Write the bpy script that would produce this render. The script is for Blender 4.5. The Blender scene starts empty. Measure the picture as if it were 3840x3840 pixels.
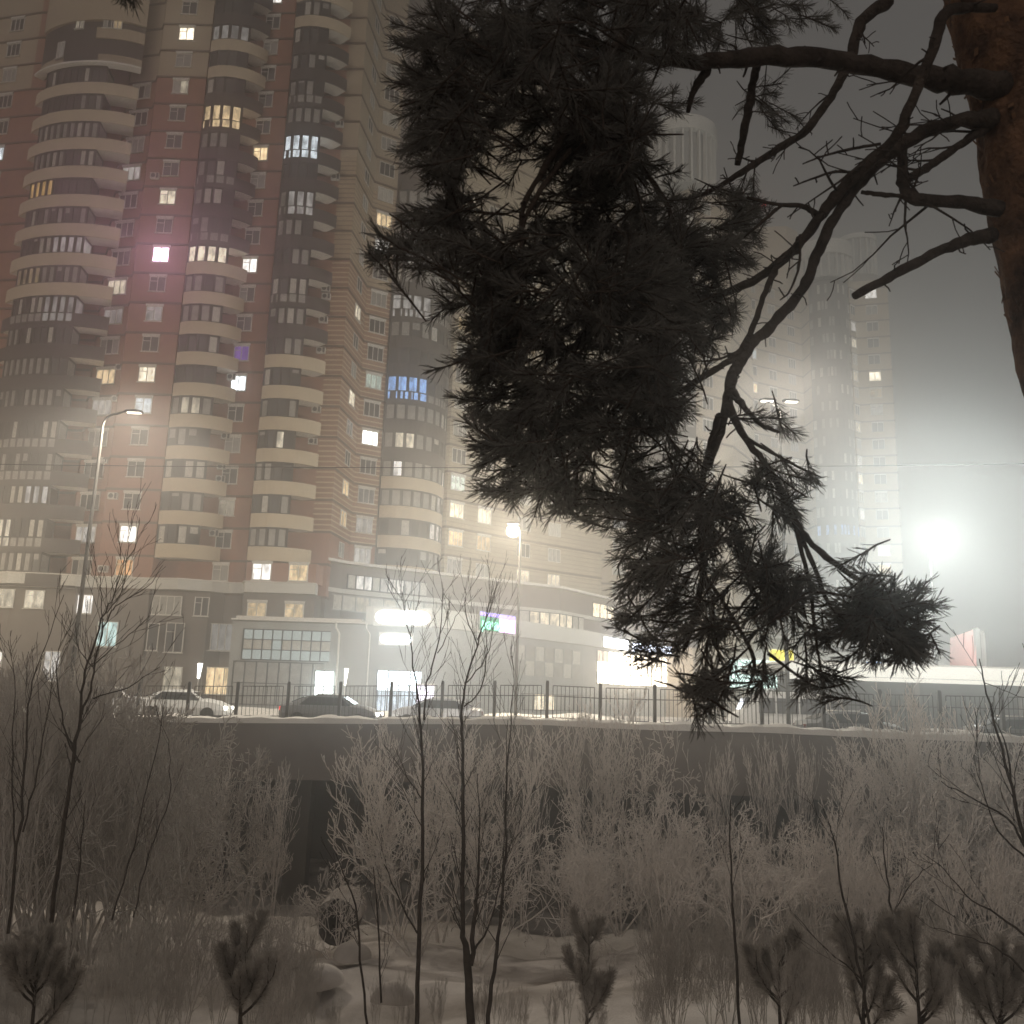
import bpy, math, random
import numpy as np
from mathutils import Vector, Matrix
R = math.radians
S = bpy.context.scene
COL = S.collection

# ---------------------------------------------------------------- camera
EYE = np.array([0.0, 0.0, 1.65])
FOC = 3400.0
PITCH, ROLL = R(11.5), R(1.8)
_r0 = np.array([1, 0, 0.]); _u0 = np.array([0, -math.sin(PITCH), math.cos(PITCH)])
FWD = np.array([0, math.cos(PITCH), math.sin(PITCH)])
RIGHT = math.cos(ROLL) * _r0 + math.sin(ROLL) * _u0
UP = -math.sin(ROLL) * _r0 + math.cos(ROLL) * _u0


def P(x, y, Y):
    """world point at depth Y seen at photograph position x, y (used to survey the place)"""
    d = FWD + RIGHT * (x - 1920) / FOC + UP * (1920 - y) / FOC
    return EYE + d * (Y / d[1])


cd = bpy.data.cameras.new('camera')
cd.sensor_width = 36
cd.lens = 36 * FOC / 3840
cd.clip_start = 0.05
cd.clip_end = 3000
cd.dof.use_dof = True
cd.dof.focus_distance = 60
cd.dof.aperture_fstop = 9.0
cam = bpy.data.objects.new('camera', cd)
COL.objects.link(cam)
cam.matrix_world = Matrix(((RIGHT[0], UP[0], -FWD[0], EYE[0]), (RIGHT[1], UP[1], -FWD[1], EYE[1]),
                           (RIGHT[2], UP[2], -FWD[2], EYE[2]), (0, 0, 0, 1)))
S.camera = cam

# ---------------------------------------------------------------- night sky, faint city glow, exposure
W = bpy.data.worlds.new('World')
S.world = W
W.use_nodes = True
nt = W.node_tree
bg = nt.nodes['Background']
SUN_EL, SUN_ROT = R(24), R(195)
sky = nt.nodes.new('ShaderNodeTexSky')
sky.sky_type = 'NISHITA'
sky.sun_disc = False
sky.sun_elevation = R(1.0)
sky.sun_rotation = SUN_ROT
glow = nt.nodes.new('ShaderNodeMix'); glow.data_type = 'RGBA'
glow.inputs['Factor'].default_value = 0.96        # low cloud lit by the town hides nearly all of the night sky
glow.inputs['B'].default_value = (1.0, 0.925, 0.87, 1)
nt.links.new(sky.outputs[0], glow.inputs['A'])
nt.links.new(glow.outputs['Result'], bg.inputs[0])
bg.inputs[1].default_value = 0.083

sl = bpy.data.lights.new('town_glow', 'SUN')
sl.energy = 0.60
sl.angle = R(60)
sl.color = (1.0, 0.89, 0.79)
so = bpy.data.objects.new('town_glow', sl)
COL.objects.link(so)
so.rotation_euler = Vector((0.25, 1.0, -0.20)).to_track_quat('-Z', 'Y').to_euler()

S.view_settings.view_transform = 'Standard'
S.view_settings.look = 'None'
S.view_settings.exposure = 0.0
S.view_settings.gamma = 1.0
S.render.engine = 'CYCLES'
cy = S.cycles
cy.use_denoising = True
cy.denoiser = 'OPENIMAGEDENOISE'
cy.max_bounces = 5
cy.diffuse_bounces = 2
cy.glossy_bounces = 2
cy.transmission_bounces = 2
cy.volume_bounces = 2
cy.transparent_max_bounces = 4
cy.sample_clamp_indirect = 1.5
cy.sample_clamp_direct = 12
cy.caustics_reflective = False
cy.caustics_refractive = False


# ---------------------------------------------------------------- materials
def mat(name, col, rough=0.8, var=0.15, scale=3.0, bump=0.0, bscale=None, spec=0.3, metal=0.0, dirt=None):
    m = bpy.data.materials.new(name)
    m.use_nodes = True
    t = m.node_tree
    b = t.nodes['Principled BSDF']
    b.inputs['Roughness'].default_value = rough
    b.inputs['Specular IOR Level'].default_value = spec
    b.inputs['Metallic'].default_value = metal
    tc = t.nodes.new('ShaderNodeTexCoord')
    n = t.nodes.new('ShaderNodeTexNoise')
    n.inputs['Scale'].default_value = scale
    n.inputs['Detail'].default_value = 5
    t.links.new(tc.outputs['Object'], n.inputs['Vector'])
    mx = t.nodes.new('ShaderNodeMix'); mx.data_type = 'RGBA'
    d = dirt or tuple(c * (1 - var) for c in col)
    mx.inputs['A'].default_value = (*d, 1)
    mx.inputs['B'].default_value = (*[min(1, c * (1 + var)) for c in col], 1)
    rp = t.nodes.new('ShaderNodeMapRange')
    rp.inputs['From Min'].default_value = 0.3; rp.inputs['From Max'].default_value = 0.7
    t.links.new(n.outputs['Fac'], rp.inputs['Value'])
    t.links.new(rp.outputs[0], mx.inputs['Factor'])
    t.links.new(mx.outputs['Result'], b.inputs['Base Color'])
    if bump:
        n2 = t.nodes.new('ShaderNodeTexNoise')
        n2.inputs['Scale'].default_value = bscale or scale * 4
        n2.inputs['Detail'].default_value = 6
        t.links.new(tc.outputs['Object'], n2.inputs['Vector'])
        bp = t.nodes.new('ShaderNodeBump')
        bp.inputs['Strength'].default_value = bump
        bp.inputs['Distance'].default_value = 0.05
        t.links.new(n2.outputs['Fac'], bp.inputs['Height'])
        t.links.new(bp.outputs[0], b.inputs['Normal'])
    return m


def striped(name, base, stripe, period, width):
    """courses of contrasting brick every `period` metres of height"""
    m = mat(name, base, 0.9, 0.12, 0.6)
    t = m.node_tree
    b = t.nodes['Principled BSDF']
    prev = b.inputs['Base Color'].links[0].from_socket
    g = t.nodes.new('ShaderNodeNewGeometry')
    sp = t.nodes.new('ShaderNodeSeparateXYZ')
    t.links.new(g.outputs['Position'], sp.inputs[0])
    md = t.nodes.new('ShaderNodeMath'); md.operation = 'MODULO'; md.inputs[1].default_value = period
    t.links.new(sp.outputs['Z'], md.inputs[0])
    lt = t.nodes.new('ShaderNodeMath'); lt.operation = 'LESS_THAN'; lt.inputs[1].default_value = width
    t.links.new(md.outputs[0], lt.inputs[0])
    mx = t.nodes.new('ShaderNodeMix'); mx.data_type = 'RGBA'
    t.links.new(lt.outputs[0], mx.inputs['Factor'])
    t.links.new(prev, mx.inputs['A'])
    mx.inputs['B'].default_value = (*stripe, 1)
    t.links.new(mx.outputs['Result'], b.inputs['Base Color'])
    return m


_lit = {}


def lit(col, st, pattern=True, sample='NONE'):
    key = (col, st, pattern, sample)
    if key in _lit:
        return _lit[key]
    m = bpy.data.materials.new('lit_pane')
    m.use_nodes = True
    t = m.node_tree
    t.nodes.clear()
    o = t.nodes.new('ShaderNodeOutputMaterial')
    e = t.nodes.new('ShaderNodeEmission')
    t.links.new(e.outputs[0], o.inputs[0])
    e.inputs[0].default_value = (*col, 1)
    e.inputs[1].default_value = st
    if pattern:   # curtains, furniture and lamps behind the glass
        tc = t.nodes.new('ShaderNodeTexCoord')
        mp = t.nodes.new('ShaderNodeMapping')
        mp.inputs['Scale'].default_value = (1.9, 1.9, 0.9)
        t.links.new(tc.outputs['Object'], mp.inputs[0])
        oi = t.nodes.new('ShaderNodeObjectInfo')
        n = t.nodes.new('ShaderNodeTexNoise'); n.noise_dimensions = '4D'
        n.inputs['Scale'].default_value = 1.3; n.inputs['Detail'].default_value = 2
        t.links.new(mp.outputs[0], n.inputs['Vector'])
        mw = t.nodes.new('ShaderNodeMath'); mw.operation = 'MULTIPLY'; mw.inputs[1].default_value = 37
        t.links.new(oi.outputs['Random'], mw.inputs[0]); t.links.new(mw.outputs[0], n.inputs['W'])
        mr = t.nodes.new('ShaderNodeMapRange')
        mr.inputs['From Min'].default_value = 0.35; mr.inputs['From Max'].default_value = 0.62
        mr.inputs['To Min'].default_value = st * 0.45; mr.inputs['To Max'].default_value = st * 1.25
        t.links.new(n.outputs['Fac'], mr.inputs['Value'])
        t.links.new(mr.outputs[0], e.inputs[1])
    m.cycles.emission_sampling = sample
    _lit[key] = m
    return m


M = {
    'beige': mat('beige_render', (.42, .345, .255), .9, .06, .5),
    'balcony': mat('cream_balcony_panel', (.54, .455, .34), .85, .07, .8),
    'brick': mat('red_brick', (.32, .165, .115), .9, .12, .8),
    'brick_band': mat('brown_course', (.13, .085, .06), .9, .1, 1),
    'stripeA': striped('beige_brick_with_brown_courses', (.43, .34, .235), (.23, .15, .10), .50, .12),
    'stripeB': striped('red_brick_with_beige_courses', (.31, .175, .115), (.52, .42, .30), .50, .15),
    'stripeC': striped('pale_brick_with_brown_courses', (.40, .34, .25), (.30, .23, .16), .50, .10),
    'clad': mat('dark_cladding', (.062, .050, .046), .55, .12, 1.5),
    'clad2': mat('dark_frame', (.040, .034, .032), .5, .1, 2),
    'soffit': mat('white_soffit', (.62, .58, .52), .8, .08, 1),
    'podium': mat('grey_brown_tile', (.17, .145, .13), .7, .1, 1.2),
    'podium2': mat('pale_grey_panel', (.33, .33, .32), .6, .08, .7),
    'frieze': mat('white_frieze', (.56, .55, .52), .8, .06, .6),
    'glass': mat('dark_glass', (.045, .042, .042), .25, .2, .8, spec=.5),
    'glass2': mat('grey_curtain_behind_glass', (.31, .30, .28), .4, .2, 1.5, spec=.5),
    'glass3': mat('pale_curtain_behind_glass', (.52, .50, .46), .5, .15, 3, spec=.4),
    'white': mat('white_plastic', (.66, .64, .60), .6, .05, 2),
    'ac': mat('off_white_metal', (.58, .56, .52), .5, .08, 4),
    'snow': mat('snow', (.74, .71, .67), .95, .05, .8, bump=.5, bscale=2.5, spec=.2),
    'ground': mat('snow_with_dry_grass', (.62, .57, .53), .95, .15, .45, bump=.6, bscale=3.5, spec=.1, dirt=(.25, .21, .18)),
    'road': mat('packed_snow_road', (.52, .50, .47), .9, .12, .9, bump=.3, bscale=6),
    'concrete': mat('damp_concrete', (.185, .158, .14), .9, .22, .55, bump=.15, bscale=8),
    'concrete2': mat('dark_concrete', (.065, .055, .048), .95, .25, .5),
    'metal': mat('grey_painted_steel', (.07, .065, .06), .7, .1, 3, metal=0),
    'darkmetal': mat('dark_fence_steel', (.055, .05, .045), .5, .15, 6, spec=.4),
    'frost': mat('frosted_twig', (.68, .62, .575), .95, .12, 12, spec=.1),
    'frost2': mat('thin_frost_twig', (.44, .40, .365), .95, .15, 12, spec=.1),
    'stem': mat('bare_bark', (.060, .048, .040), .9, .3, 18, spec=.1),
    'needle': mat('dark_pine_needle', (.13, .122, .11), .75, .35, 5, spec=.15),
    'needle2': mat('young_pine_needle', (.38, .34, .30), .85, .3, 9, spec=.1),
    'branch': mat('dark_pine_branch', (.062, .048, .040), .9, .35, 14, bump=.6, bscale=60, spec=.1),
    'bark': mat('flaky_orange_bark', (.15, .082, .048), .9, .3, 9, bump=1.0, bscale=30, spec=.1, dirt=(.05, .032, .026)),
    'flake': mat('peeling_orange_bark_flake', (.17, .095, .055), .9, .3, 20, spec=.1),
    'pink': mat('pink_billboard_sheet', (.50, .20, .18), .7, .05, .5),
    'tyre': mat('tyre_rubber', (.02, .02, .02), .9, .1, 5),
    'carglass': mat('car_glass', (.02, .022, .025), .08, .1, 2, spec=.6),
    'wire': mat('black_cable', (.02, .02, .02), .8, .1, 5),
}


# ---------------------------------------------------------------- mesh helpers
class MB:
    def __init__(s):
        s.v = []; s.f = []; s.m = []

    def quad(s, a, b, c, d, mi=0):
        i = len(s.v); s.v += [tuple(a), tuple(b), tuple(c), tuple(d)]
        s.f.append((i, i + 1, i + 2, i + 3)); s.m.append(mi)

    def obox(s, o, ax, ay, az, mi=0):
        """box from corner o with edge vectors ax, ay, az"""
        o, ax, ay, az = (np.array(q, float) for q in (o, ax, ay, az))
        i = len(s.v)
        for k in range(8):
            s.v.append(tuple(o + ax * (k & 1) + ay * ((k >> 1) & 1) + az * (k >> 2)))
        for f in ((0, 2, 3, 1), (4, 5, 7, 6), (0, 1, 5, 4), (2, 6, 7, 3), (0, 4, 6, 2), (1, 3, 7, 5)):
            s.f.append(tuple(i + k for k in f)); s.m.append(mi)

    def box(s, x0, x1, y0, y1, z0, z1, mi=0):
        s.obox((x0, y0, z0), (x1 - x0, 0, 0), (0, y1 - y0, 0), (0, 0, z1 - z0), mi)

    def prism(s, pts, z0, z1, mi=0, cap=True):
        n = len(pts); i = len(s.v)
        s.v += [(p[0], p[1], z0) for p in pts] + [(p[0], p[1], z1) for p in pts]
        for k in range(n):
            a, b = k, (k + 1) % n
            s.f.append((i + a, i + b, i + n + b, i + n + a)); s.m.append(mi)
        if cap:
            s.f.append(tuple(i + k for k in reversed(range(n)))); s.m.append(mi)
            s.f.append(tuple(i + n + k for k in range(n))); s.m.append(mi)

    def strip(s, pts, z0, z1, th, mi=0):
        """a wall of thickness th standing on the polyline pts, thickened away from -Y side (behind)"""
        out = offset(pts, th)
        n = len(pts); i = len(s.v)
        s.v += [(p[0], p[1], z0) for p in pts] + [(p[0], p[1], z1) for p in pts]
        s.v += [(p[0], p[1], z0) for p in out] + [(p[0], p[1], z1) for p in out]
        for k in range(n - 1):
            s.f.append((i + k, i + k + 1, i + n + k + 1, i + n + k)); s.m.append(mi)
            s.f.append((i + 2 * n + k + 1, i + 2 * n + k, i + 3 * n + k, i + 3 * n + k + 1)); s.m.append(mi)
            s.f.append((i + n + k, i + n + k + 1, i + 3 * n + k + 1, i + 3 * n + k)); s.m.append(mi)
            s.f.append((i + k + 1, i + k, i + 2 * n + k, i + 2 * n + k + 1)); s.m.append(mi)
        for k in (0, n - 1):
            s.f.append((i + k, i + n + k, i + 3 * n + k, i + 2 * n + k)); s.m.append(mi)

    def tube(s, path, rad, sides=8, mi=0, cap=True):
        path = [np.array(p, float) for p in path]
        n = len(path); i = len(s.v)
        if not hasattr(rad, '__len__'):
            rad = [rad] * n
        for k, p in enumerate(path):
            t = path[min(k + 1, n - 1)] - path[max(k - 1, 0)]
            t /= (np.linalg.norm(t) + 1e-9)
            a = np.cross(t, (0.31, 0.87, 0.38) if abs(t[1]) < .9 else (1, 0, 0)); a /= np.linalg.norm(a)
            b = np.cross(t, a)
            for j in range(sides):
                an = 2 * math.pi * j / sides
                s.v.append(tuple(p + rad[k] * (math.cos(an) * a + math.sin(an) * b)))
        for k in range(n - 1):
            for j in range(sides):
                j2 = (j + 1) % sides
                s.f.append((i + k * sides + j, i + k * sides + j2, i + (k + 1) * sides + j2, i + (k + 1) * sides + j)); s.m.append(mi)
        if cap:
            s.f.append(tuple(i + j for j in reversed(range(sides)))); s.m.append(mi)
            s.f.append(tuple(i + (n - 1) * sides + j for j in range(sides))); s.m.append(mi)

    def mesh(s, name, mats, smooth=False):
        me = bpy.data.meshes.new(name)
        me.from_pydata(s.v, [], s.f)
        for m in (mats if isinstance(mats, (list, tuple)) else [mats]):
            me.materials.append(m)
        if any(s.m):
            me.polygons.foreach_set('material_index', s.m)
        if smooth:
            me.polygons.foreach_set('use_smooth', [True] * len(s.f))
        me.update()
        return me

    def build(s, name, mats, parent=None, smooth=False):
        return link(name, s.mesh(name, mats, smooth), parent)


def offset(pts, d):
    """shift a polyline by d towards its back (left-to-right polyline, back = +Y side)"""
    pts = [np.array(p[:2], float) for p in pts]
    out = []
    for k, p in enumerate(pts):
        ns = []
        for a, b in ((k - 1, k), (k, k + 1)):
            if a >= 0 and b < len(pts):
                t = pts[b] - pts[a]; t /= np.linalg.norm(t) + 1e-9
                ns.append(np.array([-t[1], t[0]]))
        n = sum(ns) / len(ns)
        n /= max(.35, np.linalg.norm(n)) ** 2 if len(ns) == 2 else 1
        out.append(p + n * d)
    return out


def link(name, me, parent=None, mw=None):
    o = bpy.data.objects.new(name, me)
    COL.objects.link(o)
    if mw is not None:
        o.matrix_basis = mw
    if parent is not None:
        o.parent = parent
        loc = Vector(parent.get('_org', (0, 0, 0)))
        o.matrix_parent_inverse = Matrix.Translation(-loc)
    return o


def sub(name, me, parent):
    """a sub-part that shares its part's own axes"""
    o = bpy.data.objects.new(name, me); COL.objects.link(o); o.parent = parent
    return o


def tag(o, label=None, cat=None, group=None, kind=None):
    if label: o['label'] = label
    if cat: o['category'] = cat
    if group: o['group'] = group
    if kind: o['kind'] = kind
    return o


def thing(name, label, cat, loc, group=None):
    o = bpy.data.objects.new(name, None)
    COL.objects.link(o)
    o.location = tuple(loc)
    o['_org'] = tuple(float(c) for c in loc)
    o.empty_display_size = .2
    return tag(o, label, cat, group)


def xf(p, t, n):
    """matrix whose X runs along the wall (t), Y into the wall (-n) and Z up, origin at p"""
    return Matrix(((t[0], -n[0], 0, p[0]), (t[1], -n[1], 0, p[1]), (0, 0, 1, p[2]), (0, 0, 0, 1)))


# ---------------------------------------------------------------- the ground
def ground_z(x, y):
    b = -0.2 * y if y > 0 else 0.05 * min(-y, 8) * -0.3
    if y > 29: b = -5.8 - .12 * min(y - 29, 6)
    if y > 49: b = -6.5 + (y - 49) * 6.35
    b = min(b, -0.15) if y > 49 else b
    if y > 8 and y < 34:   # hollow at the left, bank at the right
        b += 1.1 * max(0, min(1, (x - 2) / 14)) * math.sin(min(1, (y - 8) / 10) * math.pi / 2)
        b -= 1.3 * math.exp(-((x + 4.5) / 3.0) ** 2 - ((y - 15) / 4.0) ** 2)
    if 2 < y < 36:
        b += .25 * math.sin(x * .7 + y * .35) * math.sin(y * .5 - x * .2) + .10 * math.sin(x * 2.3 + 1) * math.sin(y * 1.9)
    return b


xs = sorted(set([-420, -300, -200, -140, -100, -80] + list(np.arange(-62, 62.01, .8)) + [80, 100, 140, 200, 300, 420]))
ys = sorted(set([-60, -40, -25, -15, -8, -4] + list(np.arange(-2, 40, .7)) + [40, 43, 46, 48.9, 49, 49.4, 50, 52, 56, 62, 70, 80, 100, 130, 180, 250, 340, 420]))
gm = MB()
gm.v = [(float(x), float(y), ground_z(x, y)) for y in ys for x in xs]
nx = len(xs)
for j in range(len(ys) - 1):
    for i in range(nx - 1):
        gm.f.append((j * nx + i, j * nx + i + 1, (j + 1) * nx + i + 1, (j + 1) * nx + i)); gm.m.append(0)
tag(gm.build('snowy_ground', M['ground'], smooth=True), 'snow covered ground falling into the dark hollow below the bridge', kind='structure')
rd = MB()
rd.box(-200, 200, 41, 76, -.14, 0.0)
tag(rd.build('road', M['road']), 'road covered with packed snow between the fence and the buildings', kind='structure')

# ---------------------------------------------------------------- haze
hz = MB()
hz.box(-430, 430, -70, 430, -8.6, 92)
hm = bpy.data.materials.new('freezing_fog')
hm.use_nodes = True
t = hm.node_tree
t.nodes.remove(t.nodes['Principled BSDF'])
pv = t.nodes.new('ShaderNodeVolumePrincipled')
pv.inputs['Color'].default_value = (.97, .97, .97, 1)
pv.inputs['Density'].default_value = 0.0062
pv.inputs['Anisotropy'].default_value = 0.914
t.links.new(pv.outputs[0], t.nodes['Material Output'].inputs['Volume'])
tag(hz.build('haze', hm), 'freezing fog filling the air over the road and between the towers', kind='stuff')

# ---------------------------------------------------------------- bridge: deck, parapet, piers
def edge_pt(px, py_base):
    s = (px - 700) / (3765 - 700)
    Y = 38.0 + (30.5 - 38.0) * s
    return P(px, py_base, Y)


POST_PX = [130, 320, 512, 700, 883, 1075, 1270, 1462, 1655, 1852, 2050, 2250, 2455, 2662, 2858, 3090, 3305, 3530, 3765, 4000]
BASE_PY = [2680, 2683, 2685, 2687, 2689, 2690, 2691, 2692, 2692, 2693, 2695, 2706, 2713, 2718, 2722, 2732, 2742, 2749, 2756, 2764]
posts = [edge_pt(a, b) for a, b in zip(POST_PX, BASE_PY)]
p0, p1 = posts[0], posts[1]
ext0 = p0 + (p0 - p1) * 9
ext1 = posts[-1] + (posts[-1] - posts[-2]) * 9
line = [ext0] + posts + [ext1]
rngp = random.Random(4)
br = thing('bridge', 'long concrete road bridge edge with a smooth parapet above the dark hollow', 'bridge', (0, 35, -6.4))
pm = MB()
front = [(p[0], p[1] - .45) for p in line]
n = len(front)
for k in range(n - 1):
    a, b = line[k], line[k + 1]
    pm.obox((a[0], a[1] - .45, a[2] - 2.35), (b[0] - a[0], b[1] - a[1], b[2] - a[2]), (0, .9, 0), (0, 0, 2.25))
pm.build('parapet', M['concrete'], br)
sm = MB()   # snow lying along the parapet
N = 260
for k in range(N):
    pass
top = []
for k in range(N + 1):
    s = k / N * (len(line) - 1); i = min(int(s), len(line) - 2); fr = s - i
    a = line[i] * (1 - fr) + line[i + 1] * fr
    h = .10 + .05 * math.sin(k * .31) + .04 * math.sin(k * .83 + 1)
    top.append((a, h))
for k in range(N):
    (a, ha), (b, hb) = top[k], top[k + 1]
    q = []
    for (c, h) in ((a, ha), (b, hb)):
        q.append([(c[0], c[1] - .56, c[2] - .22), (c[0], c[1] - .53, c[2] - .06 + h * .4), (c[0], c[1] - .2, c[2] - .06 + h), (c[0], c[1] + .3, c[2] - .06 + h), (c[0], c[1] + .9, c[2] - .3)])
    for j in range(4):
        sm.quad(q[0][j], q[1][j], q[1][j + 1], q[0][j + 1])
sm.build('snow_cap', M['snow'], br)
dk = MB()
fl_ = [(p[0], p[1] + .48) for p in line]
dk.prism(fl_ + [(line[-1][0], 50), (line[0][0], 50)], -1.1, -.15)
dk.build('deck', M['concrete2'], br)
for px, Y in ((800, 37.5), (1120, 37.5), (1290, 40), (1900, 36.5), (2350, 36), (2560, 38.5)):
    x = P(px, 3000, Y)[0]
    m_ = MB(); m_.box(x - .45, x + .45, Y, Y + .9, -6.9, -1.1)
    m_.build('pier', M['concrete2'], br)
am = MB(); am.box(-60, 60, 47.5, 48.3, -6.8, -1.12)
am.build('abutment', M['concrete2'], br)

# ---------------------------------------------------------------- fence on the parapet
fe = thing('fence', 'low dark steel railing with square posts standing on the snowy parapet', 'fence', tuple(posts[10]))
H = 1.36
hp = MB(); hp.obox((-.06, -.06, -.12), (.12, 0, 0), (0, .12, 0), (0, 0, H + .12)); hp.obox((-.045, -.045, H), (.09, 0, 0), (0, .09, 0), (0, 0, .04))
hpm = hp.mesh('post', M['darkmetal'])
for p in posts:
    link('post', hpm, fe, Matrix.Translation(Vector(p)))
for k in range(len(posts) - 1):
    a, b = posts[k], posts[k + 1]
    d = b - a; L = np.linalg.norm(d[:2])
    m_ = MB()
    nb = 11
    A = a + d * .11; B = a + d * .89
    for zz in (H - .14, H - .52, .05):
        m_.tube([A + (0, 0, zz) if zz != H - .52 else a + (0, 0, zz), B + (0, 0, zz) if zz != H - .52 else b + (0, 0, zz)], .017, 4)
    for j in range(nb):
        c = A + (B - A) * j / (nb - 1)
        m_.tube([c + (0, 0, .05), c + (0, 0, H - .14)], .0115 if 0 < j < nb - 1 else .017, 4)
    m_.build('railing_panel', M['darkmetal'], fe)

# ---------------------------------------------------------------- windows
FLOOR = lambda k: 9.95 + 3.005 * k
WC = lambda k: 11.8 + 3.005 * k
_fr = {}


def win_meshes(w, h, npan, box=True):
    key = (w, h, npan, box)
    if key in _fr:
        return _fr[key]
    m = MB()
    f = .07
    y0, y1 = -.07, .03
    m.box(-w / 2, w / 2, y0, y1, h / 2 - f, h / 2); m.box(-w / 2, w / 2, y0, y1, -h / 2, -h / 2 + f)
    for j in range(npan + 1):
        x = -w / 2 + (w - f) * j / npan
        m.box(x, x + f, y0 - .002, y1, -h / 2 + f, h / 2 - f)
    if npan == 2:
        m.box(-w / 2 + f, -f / 2, y0 + .01, y1, h * .18, h * .18 + .05)
    m.box(-w / 2 - .08, w / 2 + .08, -.2, 0, -h / 2 - .06, -h / 2 - .003)
    if box:
        m.box(-w / 2 - .05, w / 2 + .05, -.16, 0, h / 2 + .003, h / 2 + .22)
    _fr[key] = m.mesh('window', [M['white']])
    return _fr[key]


def pane_mesh(w, h, npan, mats_idx):
    m = MB()
    pw = w / npan
    for j in range(npan):
        m.quad((-w / 2 + pw * j, -.012, -h / 2), (-w / 2 + pw * (j + 1), -.012, -h / 2), (-w / 2 + pw * (j + 1), -.012, h / 2), (-w / 2 + pw * j, -.012, h / 2), mats_idx[j])
    return m


WRND = random.Random(11)
warm, cream, white_, cool, orange = (1, .74, .42), (1, .88, .66), (1, .95, .88), (.86, .95, 1), (1, .55, .25)


def window(parent, p, t, n, w, h, npan, look=None, name='window', box=True):
    o = link(name, win_meshes(w, h, npan, box), parent, xf(p, t, n))
    if look is None:
        c = WRND.choice(['glass', 'glass', 'glass2', 'glass', 'glass', 'glass'])
        alt = WRND.choice([c, c, 'glass', 'glass2'])
        ms = [M[c], M[alt]]; ix = [0 if WRND.random() < .6 else 1 for _ in range(npan)]
    else:
        mm = lit(*look[:2], True, look[2] if len(look) > 2 else 'NONE')
        ms = [mm, M['glass3']]; ix = [0] * npan
        if len(look) > 3:
            ix = list(look[3])
    sub('pane', pane_mesh(w, h, npan, ix).mesh('pane', ms), o)
    return o


def nrm(a, b):
    t = np.array([b[0] - a[0], b[1] - a[1], 0.]); t /= np.linalg.norm(t)
    return t, np.array([t[1], -t[0], 0.])   # outward = towards the road (-Y)


def arc(p0, p1, bulge, n=16, shape=1.0):
    p0 = np.array(p0, float); p1 = np.array(p1, float)
    t = p1 - p0; L = np.linalg.norm(t); t /= L
    nn = np.array([t[1], -t[0]])
    return [p0 + t * L * s + nn * bulge * (1 - abs(2 * s - 1) ** 2.2) ** .9 for s in np.linspace(0, 1, n)]

# ---------------------------------------------------------------- the near apartment tower
TOP = 22
T1 = thing('apartment_tower', 'near brick and beige apartment tower with rounded balcony bays', 'apartment building', (-30, 84, 0))


def wallstrip(name, pts, z0, z1, m, parent, th=.6, by=0.0):
    mb = MB()
    mb.strip([(p[0], p[1] - by) for p in pts], z0, z1, th)
    return mb.build(name, M[m] if isinstance(m, str) else m, parent)


W_A = [(-66, 86), (-58, 84.2), (-50.6, 82.6)]
W_B = [(-50.6, 82.6), (-49.0, 82.4), (-40.6, 82.4)]
W_C = [(-40.6, 82.4), (-39.9, 81.3), (-37.0, 80.7), (-36.6, 80), (-31.75, 80)]
W_D = [(-31.75, 80), (-31.7, 81.9), (-27.4, 81.9)]
W_E = [(-27.4, 81.8), (-23.95, 81.5)]
W_F = [(-23.95, 81.5), (-23.6, 82), (-18.3, 82)]
W_G = [(-18.3, 82), (-16.6, 81.9)]
W_G2 = [(-16.6, 81.9), (-15.8, 87.8)]
W_G3 = [(-15.8, 87.8), (-13.5, 89.2)]
W_H = [(-13.5, 89.2), (-13.3, 91), (-7.3, 94)]
W_I = [(-7.3, 94), (-6.9, 93.6), (0, 99.6), (11, 108.5)]
ZT = FLOOR(23)
for pts, zz in ((W_A, 17), (W_C, 17), (W_E, 24)):
    wallstrip('brick_wall', pts, -.5, FLOOR(-1) if False else 9.9, 'podium', T1, by=.0)
    wallstrip('brick_wall', pts, 9.9, min(ZT, FLOOR(zz)), 'brick', T1)
    if zz < 23:
        wallstrip('beige_wall', pts, FLOOR(zz), ZT, 'beige', T1, by=.0)
for pts in (W_B, W_D, W_F):
    wallstrip('recessed_wall', pts, 9.9, ZT, 'brick' if pts is not W_F else 'brick', T1)
    wallstrip('recessed_wall', pts, -.5, 9.9, 'podium', T1)
for pts in (W_G, W_G2, W_G3):
    wallstrip('striped_wall', pts, -.5, 9.9, 'podium', T1)
    wallstrip('striped_wall', pts, 9.9, FLOOR(2), 'brick', T1)
    wallstrip('striped_wall', pts, FLOOR(2), FLOOR(11), 'stripeB', T1)
    wallstrip('striped_wall', pts, FLOOR(11), FLOOR(15) - 1, 'stripeA', T1)
    wallstrip('beige_wall', pts, FLOOR(15) - 1, ZT, 'beige', T1)
wallstrip('recessed_wall', W_H, -.5, ZT, 'podium', T1)
wallstrip('striped_wall', W_I, -.5, FLOOR(1), 'brick', T1)
wallstrip('striped_wall', W_I, FLOOR(1), ZT, 'stripeC', T1)

# floor bands: one course per storey running round every fold of the wall
def joined(*ps):
    out = [ps[0][0]]
    for p in ps:
        for q in p:
            if math.hypot(q[0] - out[-1][0], q[1] - out[-1][1]) > .05: out.append(q)
    return out


BAND = joined(W_A, W_B, W_C, W_D, W_E, W_F, W_G, W_G2, W_G3, W_H, W_I)
for k in range(0, 23):
    mb = MB()
    zf = FLOOR(k)
    mb.strip(offset(BAND, -.09), zf - .16, zf + .04, .12)
    mb.build('floor_band', M['brick_band'], T1)

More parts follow.
